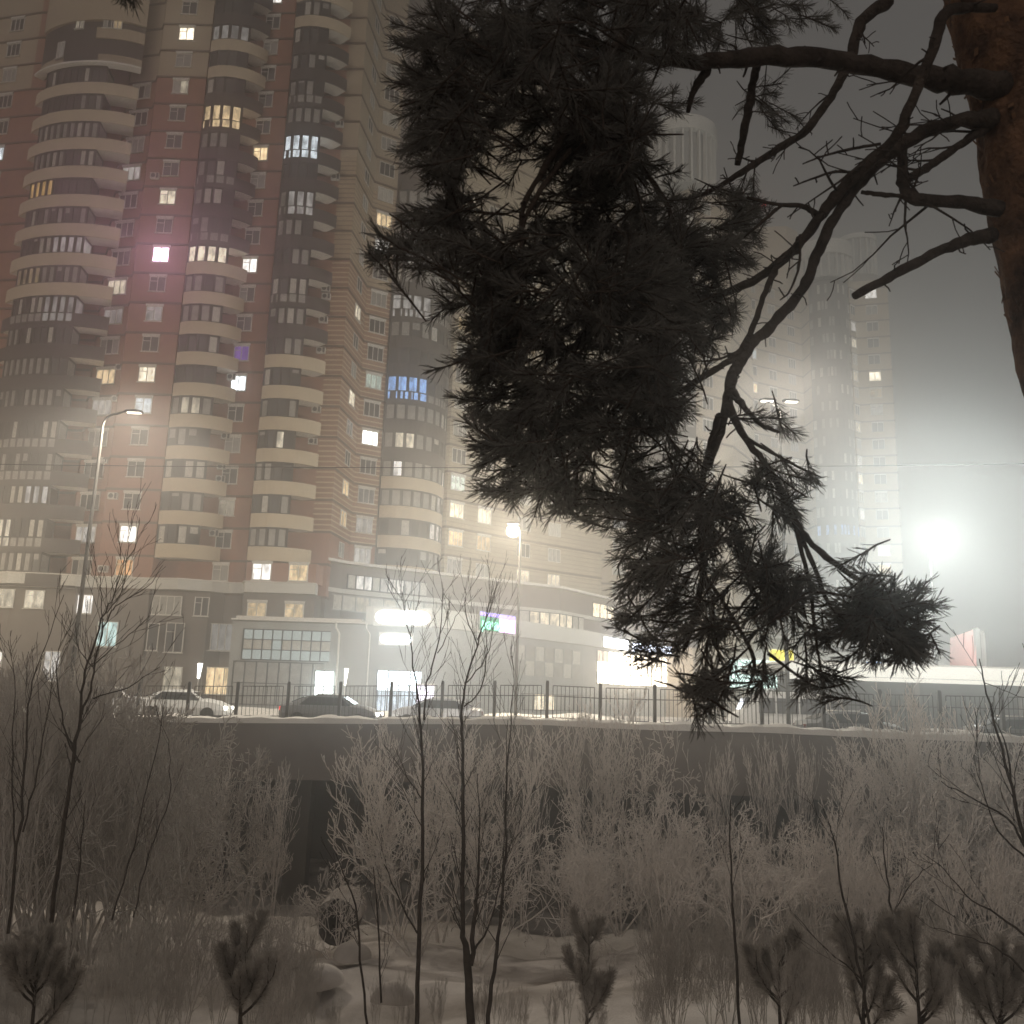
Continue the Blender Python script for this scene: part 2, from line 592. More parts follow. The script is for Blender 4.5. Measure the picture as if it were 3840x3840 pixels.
# white frieze above the shop floors
fr_line = [(-66, 85.2), (-58, 83.6), (-50.8, 82), (-49, 80.2), (-43.5, 78.3), (-38, 79), (-36.6, 79.7), (-31.6, 79.6), (-29, 79.1), (-26.4, 80.3), (-25.2, 81.2), (-23.9, 81.1), (-23.3, 79.6), (-17.1, 79.7)]
mb = MB(); mb.strip(fr_line, 9.95, 10.85, 1.2); mb.build('frieze', M['frieze'], T1)
mb = MB(); mb.strip(offset(fr_line, -.12), 10.86, 10.93, 1.0); mb.build('snow_ledge', M['snow'], T1)

# windows of the flat walls -------------------------------------------------
def kof(py, px, Y):
    return round((P(px, py, Y)[2] - 11.8) / 3.005)


LC = {18: (cream, 3.2), 16: (cream, .55, 'NONE', (1, 0)), 12: (cream, 1.1), 10: ((1, .50, .74), 110, 'AUTO'), 8: (white_, .30), 6: (cream, 1.5), 5: (cool, .75), 1: (white_, 2.6), 0: (orange, .9)}
LT = {13: (white_, .45), 9: (cream, .8), 8: (white_, .28), 6: (warm, .9), 5: (white_, .34), 1: (white_, .5), -1: (white_, 2.4)}
LE = {14: (warm, 1.6), 10: (white_, 2.6), 6: (cool, 5.0, 'AUTO'), 7: ((.45, .2, .9), .35), 20: (white_, 2), 2: (cream, .25)}
LA = {14: (cool, 1.6)}
LN = {9: (cream, 1.0), 6: (cream, 1.6), 3: (warm, 1.1), 2: (warm, .8), 5: (white_, .2)}
LG = {13: (warm, 1.2), 12: (white_, 1.1), 14: (white_, .22), 7: ((.85, 1, .85), .5), 5: (white_, 5.0, 'AUTO'), 2: (white_, .4), 1: (white_, .45), 3: (white_, .16)}
tC, nC = nrm(W_C[3], W_C[4])
tT, nT = nrm(W_C[1], W_C[2])
tE, nE = nrm(*W_E)
tA, nA = nrm(W_A[1], W_A[2])
tN, nN = nrm(*W_G2)
tG, nG = nrm(*W_G3)
tI, nI = nrm((-6.9, 93.6), (0, 99.6))
merged = MB(); merged_m = [M['white'], M['glass'], M['glass2'], M['glass3'], lit(cream, 1.0), lit(warm, .8)]


def merge_window(p, t, n, w, h, npan, mi):
    p = np.array(p)
    for a, b in ((h / 2 - .07, h / 2), (-h / 2 - .06, -h / 2)):
        merged.obox(p + t * (-w / 2) + n * .07 + (0, 0, a), t * w, -n * .07, (0, 0, b - a))
    for j in range(npan + 1):
        merged.obox(p + t * (-w / 2 + (w - .07) * j / npan) + n * .068 + (0, 0, -h / 2), t * .07, -n * .06, (0, 0, h - .08))
    q = p + n * .012
    merged.quad(q - t * w / 2 - (0, 0, h / 2), q + t * w / 2 - (0, 0, h / 2), q + t * w / 2 + (0, 0, h / 2), q - t * w / 2 + (0, 0, h / 2), mi)


for k in range(0, 22):
    z = WC(k)
    if k <= 19:
        window(T1, (-34.2, 80, z), tC, nC, 1.55, 1.5, 2, LC.get(k))
    if k <= 16:
        window(T1, (-38.45, W_C[1][1] + (W_C[2][1] - W_C[1][1]) * .5, z), tT, nT, 2.0, 1.5, 3, LT.get(k))
    if k <= 20:
        window(T1, (-26.2, 81.69, z), tE, nE, 1.5, 1.5, 2, LE.get(k))
    if 5 <= k <= 19:
        window(T1, (-53.3, W_A[1][1] + (W_A[2][1] - W_A[1][1]) * .635, z), tA, nA, 1.6, 1.5, 3, LA.get(k))
    if k <= 13:
        window(T1, (-14.62, 88.52, z), tG, nG, 1.75, 1.5, 3, LG.get(k))
    else:
        merge_window((-14.62, 88.52, z), tG, nG, 1.75, 1.5, 3, 1 + k % 3)
    if k in LN:
        window(T1, (-16.12, 85.2, z), tN, nN, 1.7, 1.5, 2, LN.get(k), box=False)
    else:
        merge_window((-16.12, 85.2, z), tN, nN, 1.5, 1.4, 2, 1 + k % 2)
    for (wx, fr_) in ((-5.9, .145), (-3.0, .565), (1.4, 0), (5.0, 0)):
        if wx < 0:
            pt = (wx, 93.6 + (wx + 6.9) * (6.0 / 6.9), z)
            tt, nn_ = tI, nI
        else:
            tt, nn_ = nrm((0, 99.6), (11, 108.5)); pt = (wx, 99.6 + wx * 8.9 / 11, z)
        lk = {(-5.9, 4): ((.9, 1, .88), 1.0), (-5.9, 3): (cream, 1.5), (-5.9, 2): (warm, 1.1), (-3.0, 2): (warm, .7), (-3.0, 3): (cream, 1.2), (-5.9, 1): (white_, .25)}.get((wx, k))
        if lk:
            window(T1, pt, tt, nn_, 1.9, 1.6, 3, lk)
        elif k < 16:
            merge_window(pt, tt, nn_, 1.9, 1.5, 3, (4 if (k * 7 + int(wx * 3)) % 11 == 0 else 5 if (k * 5 + int(wx * 2)) % 13 == 0 else 1 + (k + int(wx)) % 3))
for wx, lk in ((-22.0, (white_, 2.0)), (-18.75, (warm, .95))):
    window(T1, (wx, 79.93, WC(0)), np.array([1., 0, 0]), np.array([0, -1., 0]), 1.7, 1.5, 2, lk)
for wx, lk in ((-22.2, (warm, .62)), (-18.9, (warm, .75))):
    window(T1, (wx, 80.13, 8.3), np.array([1., 0, 0]), np.array([0, -1., 0]), 1.7, 1.6, 2, lk)
mo = merged.build('window', merged_m, T1); mo['kind'] = 'stuff'

# wall under the third bay (the bay starts one floor up) and lower shop-floor walls
mb = MB(); mb.prism([(-23.4, 80), (-17.2, 80), (-16.9, 82.3), (-23.6, 82.3)], 10.93, FLOOR(1) - .3); mb.build('brick_wall', M['brick'], T1)
mb = MB(); mb.prism([(-23.5, 80.2), (-17.2, 80.2), (-16.9, 82.3), (-23.8, 82.3)], -.3, 9.94); mb.build('tiled_wall', M['podium'], T1)
mb = MB(); mb.prism([(-49.5, 80.9), (-43.5, 79.4), (-38.2, 80.0), (-38.2, 82.6), (-49.5, 82.6)], -.3, 9.94); mb.build('tiled_wall', M['podium'], T1)
mb = MB(); mb.prism([(-31.6, 80.3), (-26.6, 80.6), (-25.5, 81.7), (-25.5, 82), (-31.6, 82)], -.3, 9.94); mb.build('tiled_wall', M['podium'], T1)

# rounded bays ---------------------------------------------------------------
GL = [M['glass'], M['glass2'], M['glass3'], None]


def bay(parent, line, beige, kmin, kmax, g0, g1, npan, litd, depth, tall=(), hpar=1.05, lower_dark=True):
    """line: curved front (left to right). Each storey has a slab, a parapet, a glazed part between g0 and g1"""
    n = len(line)
    i0, i1 = round(g0 * (n - 1)), round(g1 * (n - 1))
    gl = [np.array(p) for p in line[i0:i1 + 1]]
    back = offset(line, depth)
    sl_m = MB(); sl_m.prism([tuple(p) for p in offset(line, .06)] + [(p[0], p[1]) for p in reversed(back)], -.17, .0)
    slab = sl_m.mesh('floor_slab', M['soffit'])
    pb = MB(); pb.strip(line, -.2, hpar, .14)
    parB = pb.mesh('balcony', M['balcony']); parD = pb.mesh('balcony', M['clad'])
    gin = offset(gl, .07)
    gseg = []
    L = [0]
    for a, b in zip(gin[:-1], gin[1:]):
        L.append(L[-1] + float(np.linalg.norm(b - a)))
    at = lambda s: np.array([np.interp(s * L[-1], L, [g[0] for g in gin]), np.interp(s * L[-1], L, [g[1] for g in gin])])
    nodes = [at(j / npan) for j in range(npan + 1)]
    sb = np.array(offset(line, depth)[i1])
    fm = MB()
    z0, z1 = hpar + .02, 2.83
    def frame(a, b, zlo, zhi, wd=.15):
        d = np.array([b[0] - a[0], b[1] - a[1], 0]); nn = np.array([d[1], -d[0], 0]); nn /= np.linalg.norm(nn); dd = d / np.linalg.norm(d)
        o = np.array([a[0], a[1], 0]) + nn * .05
        fm.obox(o + (0, 0, zlo), d, -nn * .09, (0, 0, .07)); fm.obox(o + (0, 0, zhi - .2), d, -nn * .09, (0, 0, .2))
        fm.obox(o + nn * .02 + (0, 0, zlo), dd * wd, -nn * .12, (0, 0, zhi - zlo - .002))
        fm.obox(o + nn * .02 + d - dd * wd + (0, 0, zlo), dd * wd, -nn * .12, (0, 0, zhi - zlo - .002))
    for a, b in zip(nodes[:-1], nodes[1:]):
        frame(a, b, z0, z1)
    frame(nodes[-1], sb, z0, z1, .07)
    if g0 > .02:
        frame(np.array(offset(line, depth)[i0]), nodes[0], z0, z1, .07)
    fmesh = fm.mesh('balcony_glazing', M['clad2'])
    rr = random.Random(int(abs(line[0][0]) * 7))
    for k in range(kmin, kmax + 1):
        z = FLOOR(k)
        T = Matrix.Translation((0, 0, z))
        link('floor_slab', slab, parent, T)
        link('balcony', parB if k in beige else parD, parent, T)
        o = link('balcony_glazing', fmesh, parent, T)
        pm_ = MB()
        lk = litd.get(k)
        base = rr.choice([0, 1, 1]); run = rr.choice([0, 1, 1, 2])
        cut = rr.randint(0, npan)
        for j, (a, b) in enumerate(zip(nodes[:-1], nodes[1:])):
            mi = base if j < cut else run if rr.random() < .6 else 0
            if rr.random() < .12: mi = 2
            if lk and lk[1](j): mi = 3
            pm_.quad((a[0], a[1], z0), (b[0], b[1], z0), (b[0], b[1], z1 - .05), (a[0], a[1], z1 - .05), mi)
            if mi in (1, 2) and rr.random() < .15:      # blinds half way down
                pm_.m[-1] = 0
                zc = z1 - .05 - rr.uniform(.3, 1.0)
                nn = np.array([b[1] - a[1], -(b[0] - a[0])]); nn = nn / np.linalg.norm(nn) * .012
                pm_.quad((a[0] + nn[0], a[1] + nn[1], zc), (b[0] + nn[0], b[1] + nn[1], zc), (b[0] + nn[0], b[1] + nn[1], z1 - .05), (a[0] + nn[0], a[1] + nn[1], z1 - .05), mi)
        pm_.quad((nodes[-1][0], nodes[-1][1], z0), (sb[0], sb[1], z0), (sb[0], sb[1], z1 - .05), (nodes[-1][0], nodes[-1][1], z1 - .05), 3 if lk and lk[1](npan) else rr.choice([0, 1]))
        if g0 > .02:
            s2 = offset(line, depth)[i0]
            pm_.quad((s2[0], s2[1], z0), (nodes[0][0], nodes[0][1], z0), (nodes[0][0], nodes[0][1], z1 - .05), (s2[0], s2[1], z1 - .05), 1)
        ms = [M['glass'], M['glass2'], M['glass3'], lk[0] if lk else M['glass']]
        sub('pane', pm_.mesh('pane', ms), o)
        if k in tall:   # a row of low panes in front of the dark parapet
            tm = MB(); out = offset(gl, -.03)
            Lg = len(out) - 1
            pts_ = [np.array([np.interp(s * Lg, range(Lg + 1), [q[0] for q in out]), np.interp(s * Lg, range(Lg + 1), [q[1] for q in out])]) for s in np.linspace(0, 1, npan + 1)]
            for j, (a, b) in enumerate(zip(pts_[:-1], pts_[1:])):
                c = a + (b - a) * .14; d = a + (b - a) * .86
                tm.quad((c[0], c[1], .25), (d[0], d[1], .25), (d[0], d[1], 1.0), (c[0], c[1], 1.0), 1 if lk and lk[1](j) else 0)
            sub('low_pane', tm.mesh('low_pane', [M['glass2'], lk[0] if lk else M['glass2']]), o)


B1 = arc((-48.8, 80.8), (-38.0, 79.3), 1.45, 24)
B2 = arc((-31.6, 79.85), (-26.2, 81.1), .95, 16)
B3 = arc((-23.4, 79.85), (-18.0, 81.1), .95, 16)
B4 = arc((-13.3, 89.0), (-7.3, 93.6), 1.9, 18)
bay(T1, B1, set(range(9, 17)), 0, 16, .12, .72, 9, {12: (lit((1, .62, .22), .50), lambda j: j < 4), 10: (lit(white_, .32), lambda j: j > 4), 8: (lit(white_, .22), lambda j: j > 4), 1: (lit(cream, .7), lambda j: j in (3, 4)), 2: (lit(white_, .5), lambda j: j in (6, 7, 8)), 9: (lit(warm, .22), lambda j: j < 4)}, 1.9, tall=(8, 4, 1, 3))
bay(T1, B2, {1, 2, 3, 4, 5, 6, 7, 8, 9, 10, 17, 18}, 1, 21, 0, .66, 4, {15: (lit(warm, .85), lambda j: True), 10: (lit(cream, 1.1), lambda j: True), 5: (lit(cream, .5), lambda j: j in (1, 2)), 18: (lit(white_, .22), lambda j: True)}, 1.7, tall=(15, 11, 13))
bay(T1, B3, {2, 3, 4, 5, 6, 7, 19, 20, 21} | {1}, 1, 21, 0, .62, 4, {14: (lit(cool, 1.1), lambda j: True), 12: (lit(white_, .35), lambda j: j > 0), 4: (lit(cream, .75), lambda j: j in (2,))}, 1.7, tall=(14, 12, 16, 9))
bay(T1, B4, {1, 2, 3, 4}, 1, 14, 0, .98, 8, {7: (lit((.32, .55, 1), 1.1), lambda j: j < 4), 12: (lit(white_, .5), lambda j: j in (1, 2)), 5: (lit(cream, .8), lambda j: j in (1, 2)), 4: (lit(white_, 1.2), lambda j: j in (1, 7)), 3: (lit(white_, .6), lambda j: j in (6,)), 2: (lit(white_, .65), lambda j: j in (5, 6, 7)), 10: (lit(white_, .35), lambda j: j < 4)}, 1.2, tall=(7, 12, 10, 13))
# curved walls closing the bays under and over the balconies
mb = MB(); mb.strip(offset(B1, .05), FLOOR(17), FLOOR(19) - 1.2, .5); mb.build('bay_wall', M['clad'], T1)
mb = MB(); mb.strip(offset(B1, -.15), FLOOR(19) - 1.1, ZT, .6); mb.build('beige_wall', M['beige'], T1)
mb = MB(); mb.strip(offset(B1[:8], .02), FLOOR(17), FLOOR(17) + 1.2, .5); mb.build('balcony', M['beige'], T1)
mb = MB(); mb.strip(offset(B1[15:], -.08), FLOOR(17), FLOOR(17) + 1.1, .3); mb.build('balcony', M['beige'], T1)
mb = MB(); mb.strip(offset(B1[14:], -.08), FLOOR(18) - .1, FLOOR(18) + 1.1, .3); mb.build('balcony', M['beige'], T1)
mb = MB(); mb.strip(offset(B1, -.5), FLOOR(17) - .12, FLOOR(17) + .06, .9); mb.build('snow_ledge', M['snow'], T1)
for a, b, k, lk in ((9, 10, 18, (cream, .5)), (10, 11, 18, (cream, .5)), (15, 17, 18, None), (17, 19, 18, (warm, .4)), (5, 6, 17, None), (6, 7, 17, (white_, .2))):
    t_, n_ = nrm(B1[a], B1[b])
    mid = (np.array(B1[a]) + B1[b]) / 2
    window(T1, (mid[0], mid[1] - .02, WC(k) + .1), t_, n_, float(np.linalg.norm(np.array(B1[b]) - B1[a])) * .86, 1.9, 2, lk, box=False)
# shop-floor windows in the lower walls
wallm = (np.array([1., 0, 0]), np.array([0, -1., 0]))
for wx, wy, z, w, h, npan, lk in ((-37.4, 80.55, 8.5, 2.0, 1.7, 3, (white_, 2.2)), (-44.0, 79.25, 8.7, 1.7, 1.6, 2, (cream, .6)), (-41.5, 79.5, 8.7, 1.7, 1.6, 2, (cream, .9)), (-30.2, 80.3, 8.6, 2.6, 1.7, 4, None),
                                  (-27.2, 80.5, 8.6, 1.3, 1.7, 2, None), (-35.0, 79.95, 5.9, 1.8, 2.2, 2, ((.75, 1, .95), 1.0)), (-25.6, 80.9, 6.0, 2.6, 2.4, 4, (white_, .22)), (-29.2, 80.2, 5.8, 1.6, 2.6, 2, None),
                                  (-31.0, 79.95, 5.8, 1.0, 2.4, 1, None), (-25.6, 80.9, 2.2, 3.4, 2.4, 4, (warm, 1.2)), (-29.0, 80.2, 2.2, 1.6, 2.2, 2, (cream, .5)), (-39.5, 79.8, 3.0, 1.6, 2.6, 2, (white_, .8)), (-46.5, 79.8, 5.3, 2.4, 2.2, 3, (cream, .6)), (-44, 79.2, 3, 1.2, 2.2, 1, (white_, 1.3))):
    window(T1, (wx, wy, z), *wallm, w, h, npan, lk, box=False)
# air conditioners
am_ = MB(); am_.box(-.42, .42, -.34, 0, -.3, .3); am_.tube([(-.12, -.345, 0), (-.12, -.36, 0)], .21, 14, 1); am_.box(.18, .38, -.345, -.34, -.25, .25, 1)
acm = am_.mesh('air_conditioner', [M['ac'], M['clad2']])
for (x, y, k, dz) in ((-35.6, 80, 13, -.9), (-35.9, 80, 2, .4), (-36.0, 80, 0, -.2), (-37.1, 81.0, 6, .9), (-37.1, 81.0, 5, .8), (-37.4, 81.1, 3, .9), (-26.9, 81.85, 6, .6), (-26.9, 81.85, 4, .8), (-27.0, 81.85, 3, .9), (-27.1, 81.85, 1, .6), (-27.0, 81.85, 3, -.3),
                      (-18.6, 82, 15, .7), (-18.6, 82, 13, .8), (-18.7, 82, 9, .9), (-18.7, 82, 8, .7), (-18.7, 82, 7, .6), (-18.7, 82, 5, .7), (-18.8, 82, 4, .6), (-18.6, 82, 9, .1), (-9.0, 92.2, 5, -.7), (-26.8, 81.8, 18, -.6), (-38.9, 82.3, 10, .9), (-39.4, 82.3, 12, .8), (-39.2, 82.3, 14, .7)):
    link('air_conditioner', acm, T1, Matrix.Translation((x, y - .03, WC(k) + dz)))
# open awning-like window vents at some slabs (seen as short bright strokes)
# roof slab
mb = MB(); mb.prism([(-66, 86), (-50, 83), (-31, 80.2), (-17, 82.2), (-7, 94), (11, 108.5), (11, 125), (-66, 125)], ZT - .3, ZT); mb.build('roof', M['podium'], T1)

# ---------------------------------------------------------------- middle and far towers
def far_tower(name, label, loc, pts, zt, floors, cols, dark_arc, litset, crown, seedv, beige='beige'):
    T = thing(name, label, 'apartment building', loc)
    mb = MB(); mb.strip(pts, -.3, zt, .6); mb.build('wall', M[beige], T)
    for k in range(floors):
        mb = MB(); zf = FLOOR(k)
        if zf > zt: break
        mb.strip(offset(pts, -.07), zf - .2, zf + .05, .12)
        mb.build('floor_band', M['brick_band'], T)
    rr = random.Random(seedv)
    wm = MB(); cnt = 0
    for ci, (u, w, npan) in enumerate(cols):
        i = int(u); f = u - i
        a, b = np.array(pts[i], float), np.array(pts[i + 1], float)
        t_, n_ = nrm(a, b); q = a + (b - a) * f
        for k in range(floors):
            if WC(k) > zt - 1: continue
            lk = litset.get((ci, k))
            if lk or rr.random() < .10:
                window(T, (q[0], q[1], WC(k)), t_, n_, w, 1.6, npan, lk or (rr.choice([cream, warm, white_, cool]), rr.choice([.3, .6, 1.2])))
            else:
                p3 = np.array([q[0], q[1], WC(k)])
                o = p3 + n_ * .04
                wm.quad(o - t_ * w / 2 - (0, 0, .75), o + t_ * w / 2 - (0, 0, .75), o + t_ * w / 2 + (0, 0, .75), o - t_ * w / 2 + (0, 0, .75), rr.choice([0, 0, 1]))
                for j in range(npan + 1):
                    c = p3 - t_ * w / 2 + t_ * (w - .08) * j / npan + n_ * .07
                    wm.obox(c - (0, 0, .75), t_ * .08, -n_ * .05, (0, 0, 1.5), 2)
                wm.obox(p3 - t_ * w / 2 + n_ * .12 + (0, 0, .76), t_ * w, -n_ * .1, (0, 0, .2), 2)
    o = wm.build('window', [M['glass'], M['glass2'], M['white']], T); o['kind'] = 'stuff'
    for arc_, zt2, lits in dark_arc:
        mb = MB(); mb.strip(arc_, 8, zt2, .5); mb.build('bay_wall', M['clad'], T)
        pm_ = MB()
        L = len(arc_) - 1
        for k in range(floors):
            if WC(k) > zt2 - .5: break
            for j in range(L):
                if j % 2 == 0 or rr.random() < .2:
                    a, b = np.array(offset(arc_, -.03)[j]), np.array(offset(arc_, -.03)[j + 1])
                    c, d = a + (b - a) * .15, a + (b - a) * .85
                    z = WC(k)
                    mi = rr.choice([0, 0, 1, 1, 2])
                    if k in lits: mi = 3
                    pm_.quad((c[0], c[1], z - .8), (d[0], d[1], z - .8), (d[0], d[1], z + .8), (c[0], c[1], z + .8), mi)
        o = pm_.build('balcony_glazing', [M['glass'], M['glass2'], M['glass3'], lits.get('m', M['glass2']) if isinstance(lits, dict) else M['glass2']], T); o['kind'] = 'stuff'
    crown(T)
    return T


def round_crown(T, c, r, z0, z1, rim, fins=26):
    mb = MB()
    ring = lambda rr_, n=40: [(c[0] + rr_ * math.cos(a), c[1] + rr_ * math.sin(a)) for a in np.linspace(0, 2 * math.pi, n, endpoint=False)]
    mb.prism(ring(r * .82), z0, z1)
    mb.build('crown_drum', M['podium2'], T)
    mb = MB(); mb.prism(ring(r), z1, z1 + rim); mb.build('crown_rim', M['frieze'], T)
    mb = MB()
    for k in range(fins):
        a = 2 * math.pi * k / fins
        ca, sa = math.cos(a), math.sin(a)
        o = np.array([c[0] + ca * r * .84, c[1] + sa * r * .84, z0])
        mb.obox(o - np.array([-sa, ca, 0]) * .12, (ca * r * .12, sa * r * .12, 0), (-sa * .24, ca * .24, 0), (0, 0, z1 - z0))
    mb.build('crown_fins', M['frieze'], T)


def crownM(T):
    round_crown(T, (21.4, 111), 4.9, 68, 75.4, 2.0)


far_tower('apartment_tower', 'middle apartment tower behind the pine, with a round finned crown', (18, 112, 0),
          [(10.5, 113), (17, 113.5), (22, 108.5), (28, 112), (33, 120)], 70.2, 21, [(0.5, 1.8, 3), (1.3, 1.8, 2), (1.8, 1.8, 2), (2.4, 1.8, 3)],
          [(arc((16, 112), (22.5, 108), 2.2, 10), 66, {})], {}, crownM, 5)


def crownF(T):
    round_crown(T, (53.8, 148.5), 5.0, 74.3, 78.3, 2.6, 22)
    round_crown(T, (61.2, 152), 3.6, 74, 84, .9, 18)
    mb = MB(); mb.prism([(35, 152), (48, 150), (50.6, 152), (50.5, 165), (35, 165)], 74, 86.5); mb.build('upper_storey', M['beige'], T)
    mb = MB(); mb.tube([(44.5, 152, 86), (44.5, 152, 92.0)], .12, 6); m_ = mb.build('mast', M['metal'], T)
    mb = MB(); mb.box(44.2, 44.8, 151.5, 152.1, 91.5, 91.95); mb.build('warning_light', lit((1, .08, .08), 3, False), T)
    # shaft of the round stair next to the corner
    ring = [(60.5 + 5.0 * math.cos(a), 150.6 + 4.0 * math.sin(a)) for a in np.linspace(0, 2 * math.pi, 28, endpoint=False)]
    mb = MB(); mb.prism(ring, 70, 76); mb.build('round_penthouse', M['podium'], T)


far_tower('apartment_tower', 'far pale apartment tower fading into the fog at the right', (50, 150, 0),
          [(24, 139), (33.5, 143.5), (33.7, 142), (50.2, 150.5), (50.4, 147), (57.0, 147), (57.2, 146), (58.4, 146.9), (63.6, 145.4), (65.5, 152)], 74.5, 22,
          [(0.3, 1.8, 2), (0.7, 1.8, 3), (2.15, 1.7, 2), (2.38, 1.7, 2), (2.62, 1.7, 2), (2.86, 1.7, 3), (6.5, 1.3, 2), (7.5, 1.9, 2)],
          [(arc((50.3, 146.6), (57.1, 146.2), 2.2, 14), 73.5, {6: 1, 'm': lit((.45, .62, 1), .55)})],
          {(6, 10): (white_, .9), (7, 15): (cream, 2.6), (7, 13): (white_, .2), (6, 15): (cream, .9), (6, 18): (white_, .9), (6, 12): (cream, .9), (7, 20): (white_, 1.5), (7, 5): (white_, 1.6), (7, 4): (warm, 1.1),
           (5, 10): (white_, 1.0), (2, 13): (warm, 1.5), (3, 14): (warm, 1.2), (6, 9): (cream, 1.6), (6, 17): (cream, 1.1), (7, 8): (white_, .3), (2, 16): (cream, .8), (3, 16): (cool, .8)}, crownF, 8)

# ---------------------------------------------------------------- podium with shops
PO = thing('shopping_arcade', 'low glazed shopping block running along the foot of the towers', 'shop building', (-5, 84, 0))
PL = [(-23.4, 77.4), (-6.3, 77.4), (-2.5, 82.5), (8, 97), (14, 108), (30, 118), (60, 126)]
mb = MB(); mb.strip(PL, -.3, 7.2, .5); mb.build('wall', M['podium2'], PO)
mb = MB(); mb.prism(PL + [(60, 134), (14, 124), (-16, 90), (-23.4, 80.1)], 7.2, 7.3); mb.build('lower_roof', M['podium'], PO)
mb = MB(); mb.prism(offset([PL[0], (-12.1, 77.4)], -.5) + [(-12.1, 80), (-23.9, 80)], 7.31, 7.42); mb.prism([(p[0], p[1]) for p in [(-23.2, 77.6), (-12.5, 77.6), (-12.5, 79.9), (-23.2, 79.9)]], 7.43, 7.7); mb.build('snowy_eave', M['snow'], PO)
mb = MB(); mb.strip(offset([(-12.1, 77.4)] + PL[1:], -.25), 7.25, 8.8, .4); mb.build('fascia', M['frieze'], PO)
U = [(-16.9, 82.1), (-15.6, 84), (-11.9, 86.7), (-3.1, 92.5), (5.5, 98.3), (16.7, 115.4), (40, 126)]
mb = MB(); mb.strip(U, 7.3, 13.3, .5); mb.build('upper_wall', M['podium'], PO)
mb = MB(); mb.strip(offset(U, -.5), 13.3, 13.55, 1.0); mb.build('snow_ledge', M['snow'], PO)
mb = MB(); mb.strip(offset(U[:], -.12), 10.55, 10.95, .2); mb.build('ledge', M['frieze'], PO)


def shop_glazing(line, z0, z1, n, litf, m_frame='clad2', rows=1, parent=PO, name='shop_window'):
    line = [np.array(p, float) for p in line]
    L = [0]
    for a, b in zip(line[:-1], line[1:]): L.append(L[-1] + float(np.linalg.norm(b - a)))
    at = lambda s: np.array([np.interp(s * L[-1], L, [g[0] for g in line]), np.interp(s * L[-1], L, [g[1] for g in line])])
    fm = MB(); pm_ = MB(); ms = [M['glass2'], M['glass3'], M['glass']]
    for j in range(n):
        a, b = at(j / n), at((j + 1) / n)
        t_, n_ = nrm(a, b); w = float(np.linalg.norm(b - a))
        A = np.array([a[0], a[1], 0])
        fm.obox(A + n_ * .14 + (0, 0, z0), t_ * .1, -n_ * .12, (0, 0, z1 - z0))
        for r in range(rows + 1):
            fm.obox(A + n_ * .13 + t_ * .1 + (0, 0, z0 + (z1 - z0 - .08) * r / rows), t_ * (w - .1), -n_ * .1, (0, 0, .08))
        for r in range(rows):
            mi = litf(j, r)
            if not isinstance(mi, int):
                if mi not in ms: ms.append(mi)
                mi = ms.index(mi)
            zz0 = z0 + (z1 - z0) * r / rows; zz1 = z0 + (z1 - z0) * (r + 1) / rows
            o = A + n_ * .06
            pm_.quad(o + (0, 0, zz0), o + t_ * w + (0, 0, zz0), o + t_ * w + (0, 0, zz1), o + (0, 0, zz1), mi)
    f = fm.build(name, M[m_frame], parent)
    pm_.build('pane', ms, f)
    return f


rs = random.Random(3)
# stair hall glazing at the left of the arcade
gh = lit((.72, .80, .74), .48, False)
shop_glazing([(-22.4, 77.4), (-15.0, 77.4)], 4.0, 6.6, 9, lambda j, r: gh if (r != 1 or j in (3,)) else 1, rows=3)
shop_glazing([(-23.0, 77.39), (-15.4, 77.39)], .3, 3.9, 8, lambda j, r: 0, rows=2)
# upper glazing strips
shop_glazing([(-15.2, 84.2), (-11.9, 86.6), (-8.2, 89.1)], 11.0, 12.4, 10, lambda j, r: lit(white_, .85) if j in (1, 2, 5, 6) else lit(white_, .40) if j % 3 else 1)
shop_glazing([(-16.6, 82.9), (-14.0, 85.2), (-6, 90.6)], 8.9, 10.4, 9, lambda j, r: lit(cream, .35) if j in (2, 4) else 1, m_frame='podium2')
shop_glazing([(1.0, 95.2), (5.5, 98.2), (8.4, 102.5)], 8.9, 10.6, 8, lambda j, r: lit(cream, .9) if 1 <= j <= 5 else 1, rows=1)
shop_glazing([(9.5, 104.2), (12.5, 108.8)], 10.9, 12.6, 3, lambda j, r: lit(cream, 1.6))
# ground floor
shop_glazing([(-16.1, 77.38), (-14.55, 77.38)], .1, 3.3, 2, lambda j, r: lit((.88, 1, .98), 14, False, 'AUTO'), rows=2, name='lit_doorway')
shop_glazing([(-10.9, 77.38), (-7.2, 77.38)], .1, 3.5, 4, lambda j, r: lit((.82, .93, 1), 7.0, True, 'AUTO') if r else lit((.8, .9, 1), 1.0), rows=2, name='shop_front')
shop_glazing([(1.5, 88), (8, 97)], .4, 2.0, 6, lambda j, r: lit(cream, 1.4) if j in (1, 2) else 0)
shop_glazing([(.6, 86.8), (7.6, 96.4)], 3.6, 6.6, 7, lambda j, r: 1 if (j + r) % 2 else 0, rows=2, m_frame='podium2')
shop_glazing([(9.7, 100.1), (14, 108), (22.6, 113.2)], 3.3, 7.0, 12, lambda j, r: lit((1, .86, .66), 14 if j < 7 else 5, True, 'AUTO') if (r < 2 or j > 1) else lit((1, .8, .6), 1.2), rows=3, name='bright_shop_window')
for px, w in ((1268, .16), (1383, .12)):
    x = P(px, 2450, 77.2)[0]
    mb = MB(); mb.tube([(x - .3, 77.0, 7.3), (x - .3, 77.0, 6.9), (x, 77.15, 6.4), (x, 77.15, .4)], w * .6, 8); mb.build('downpipe', M['white'], PO)

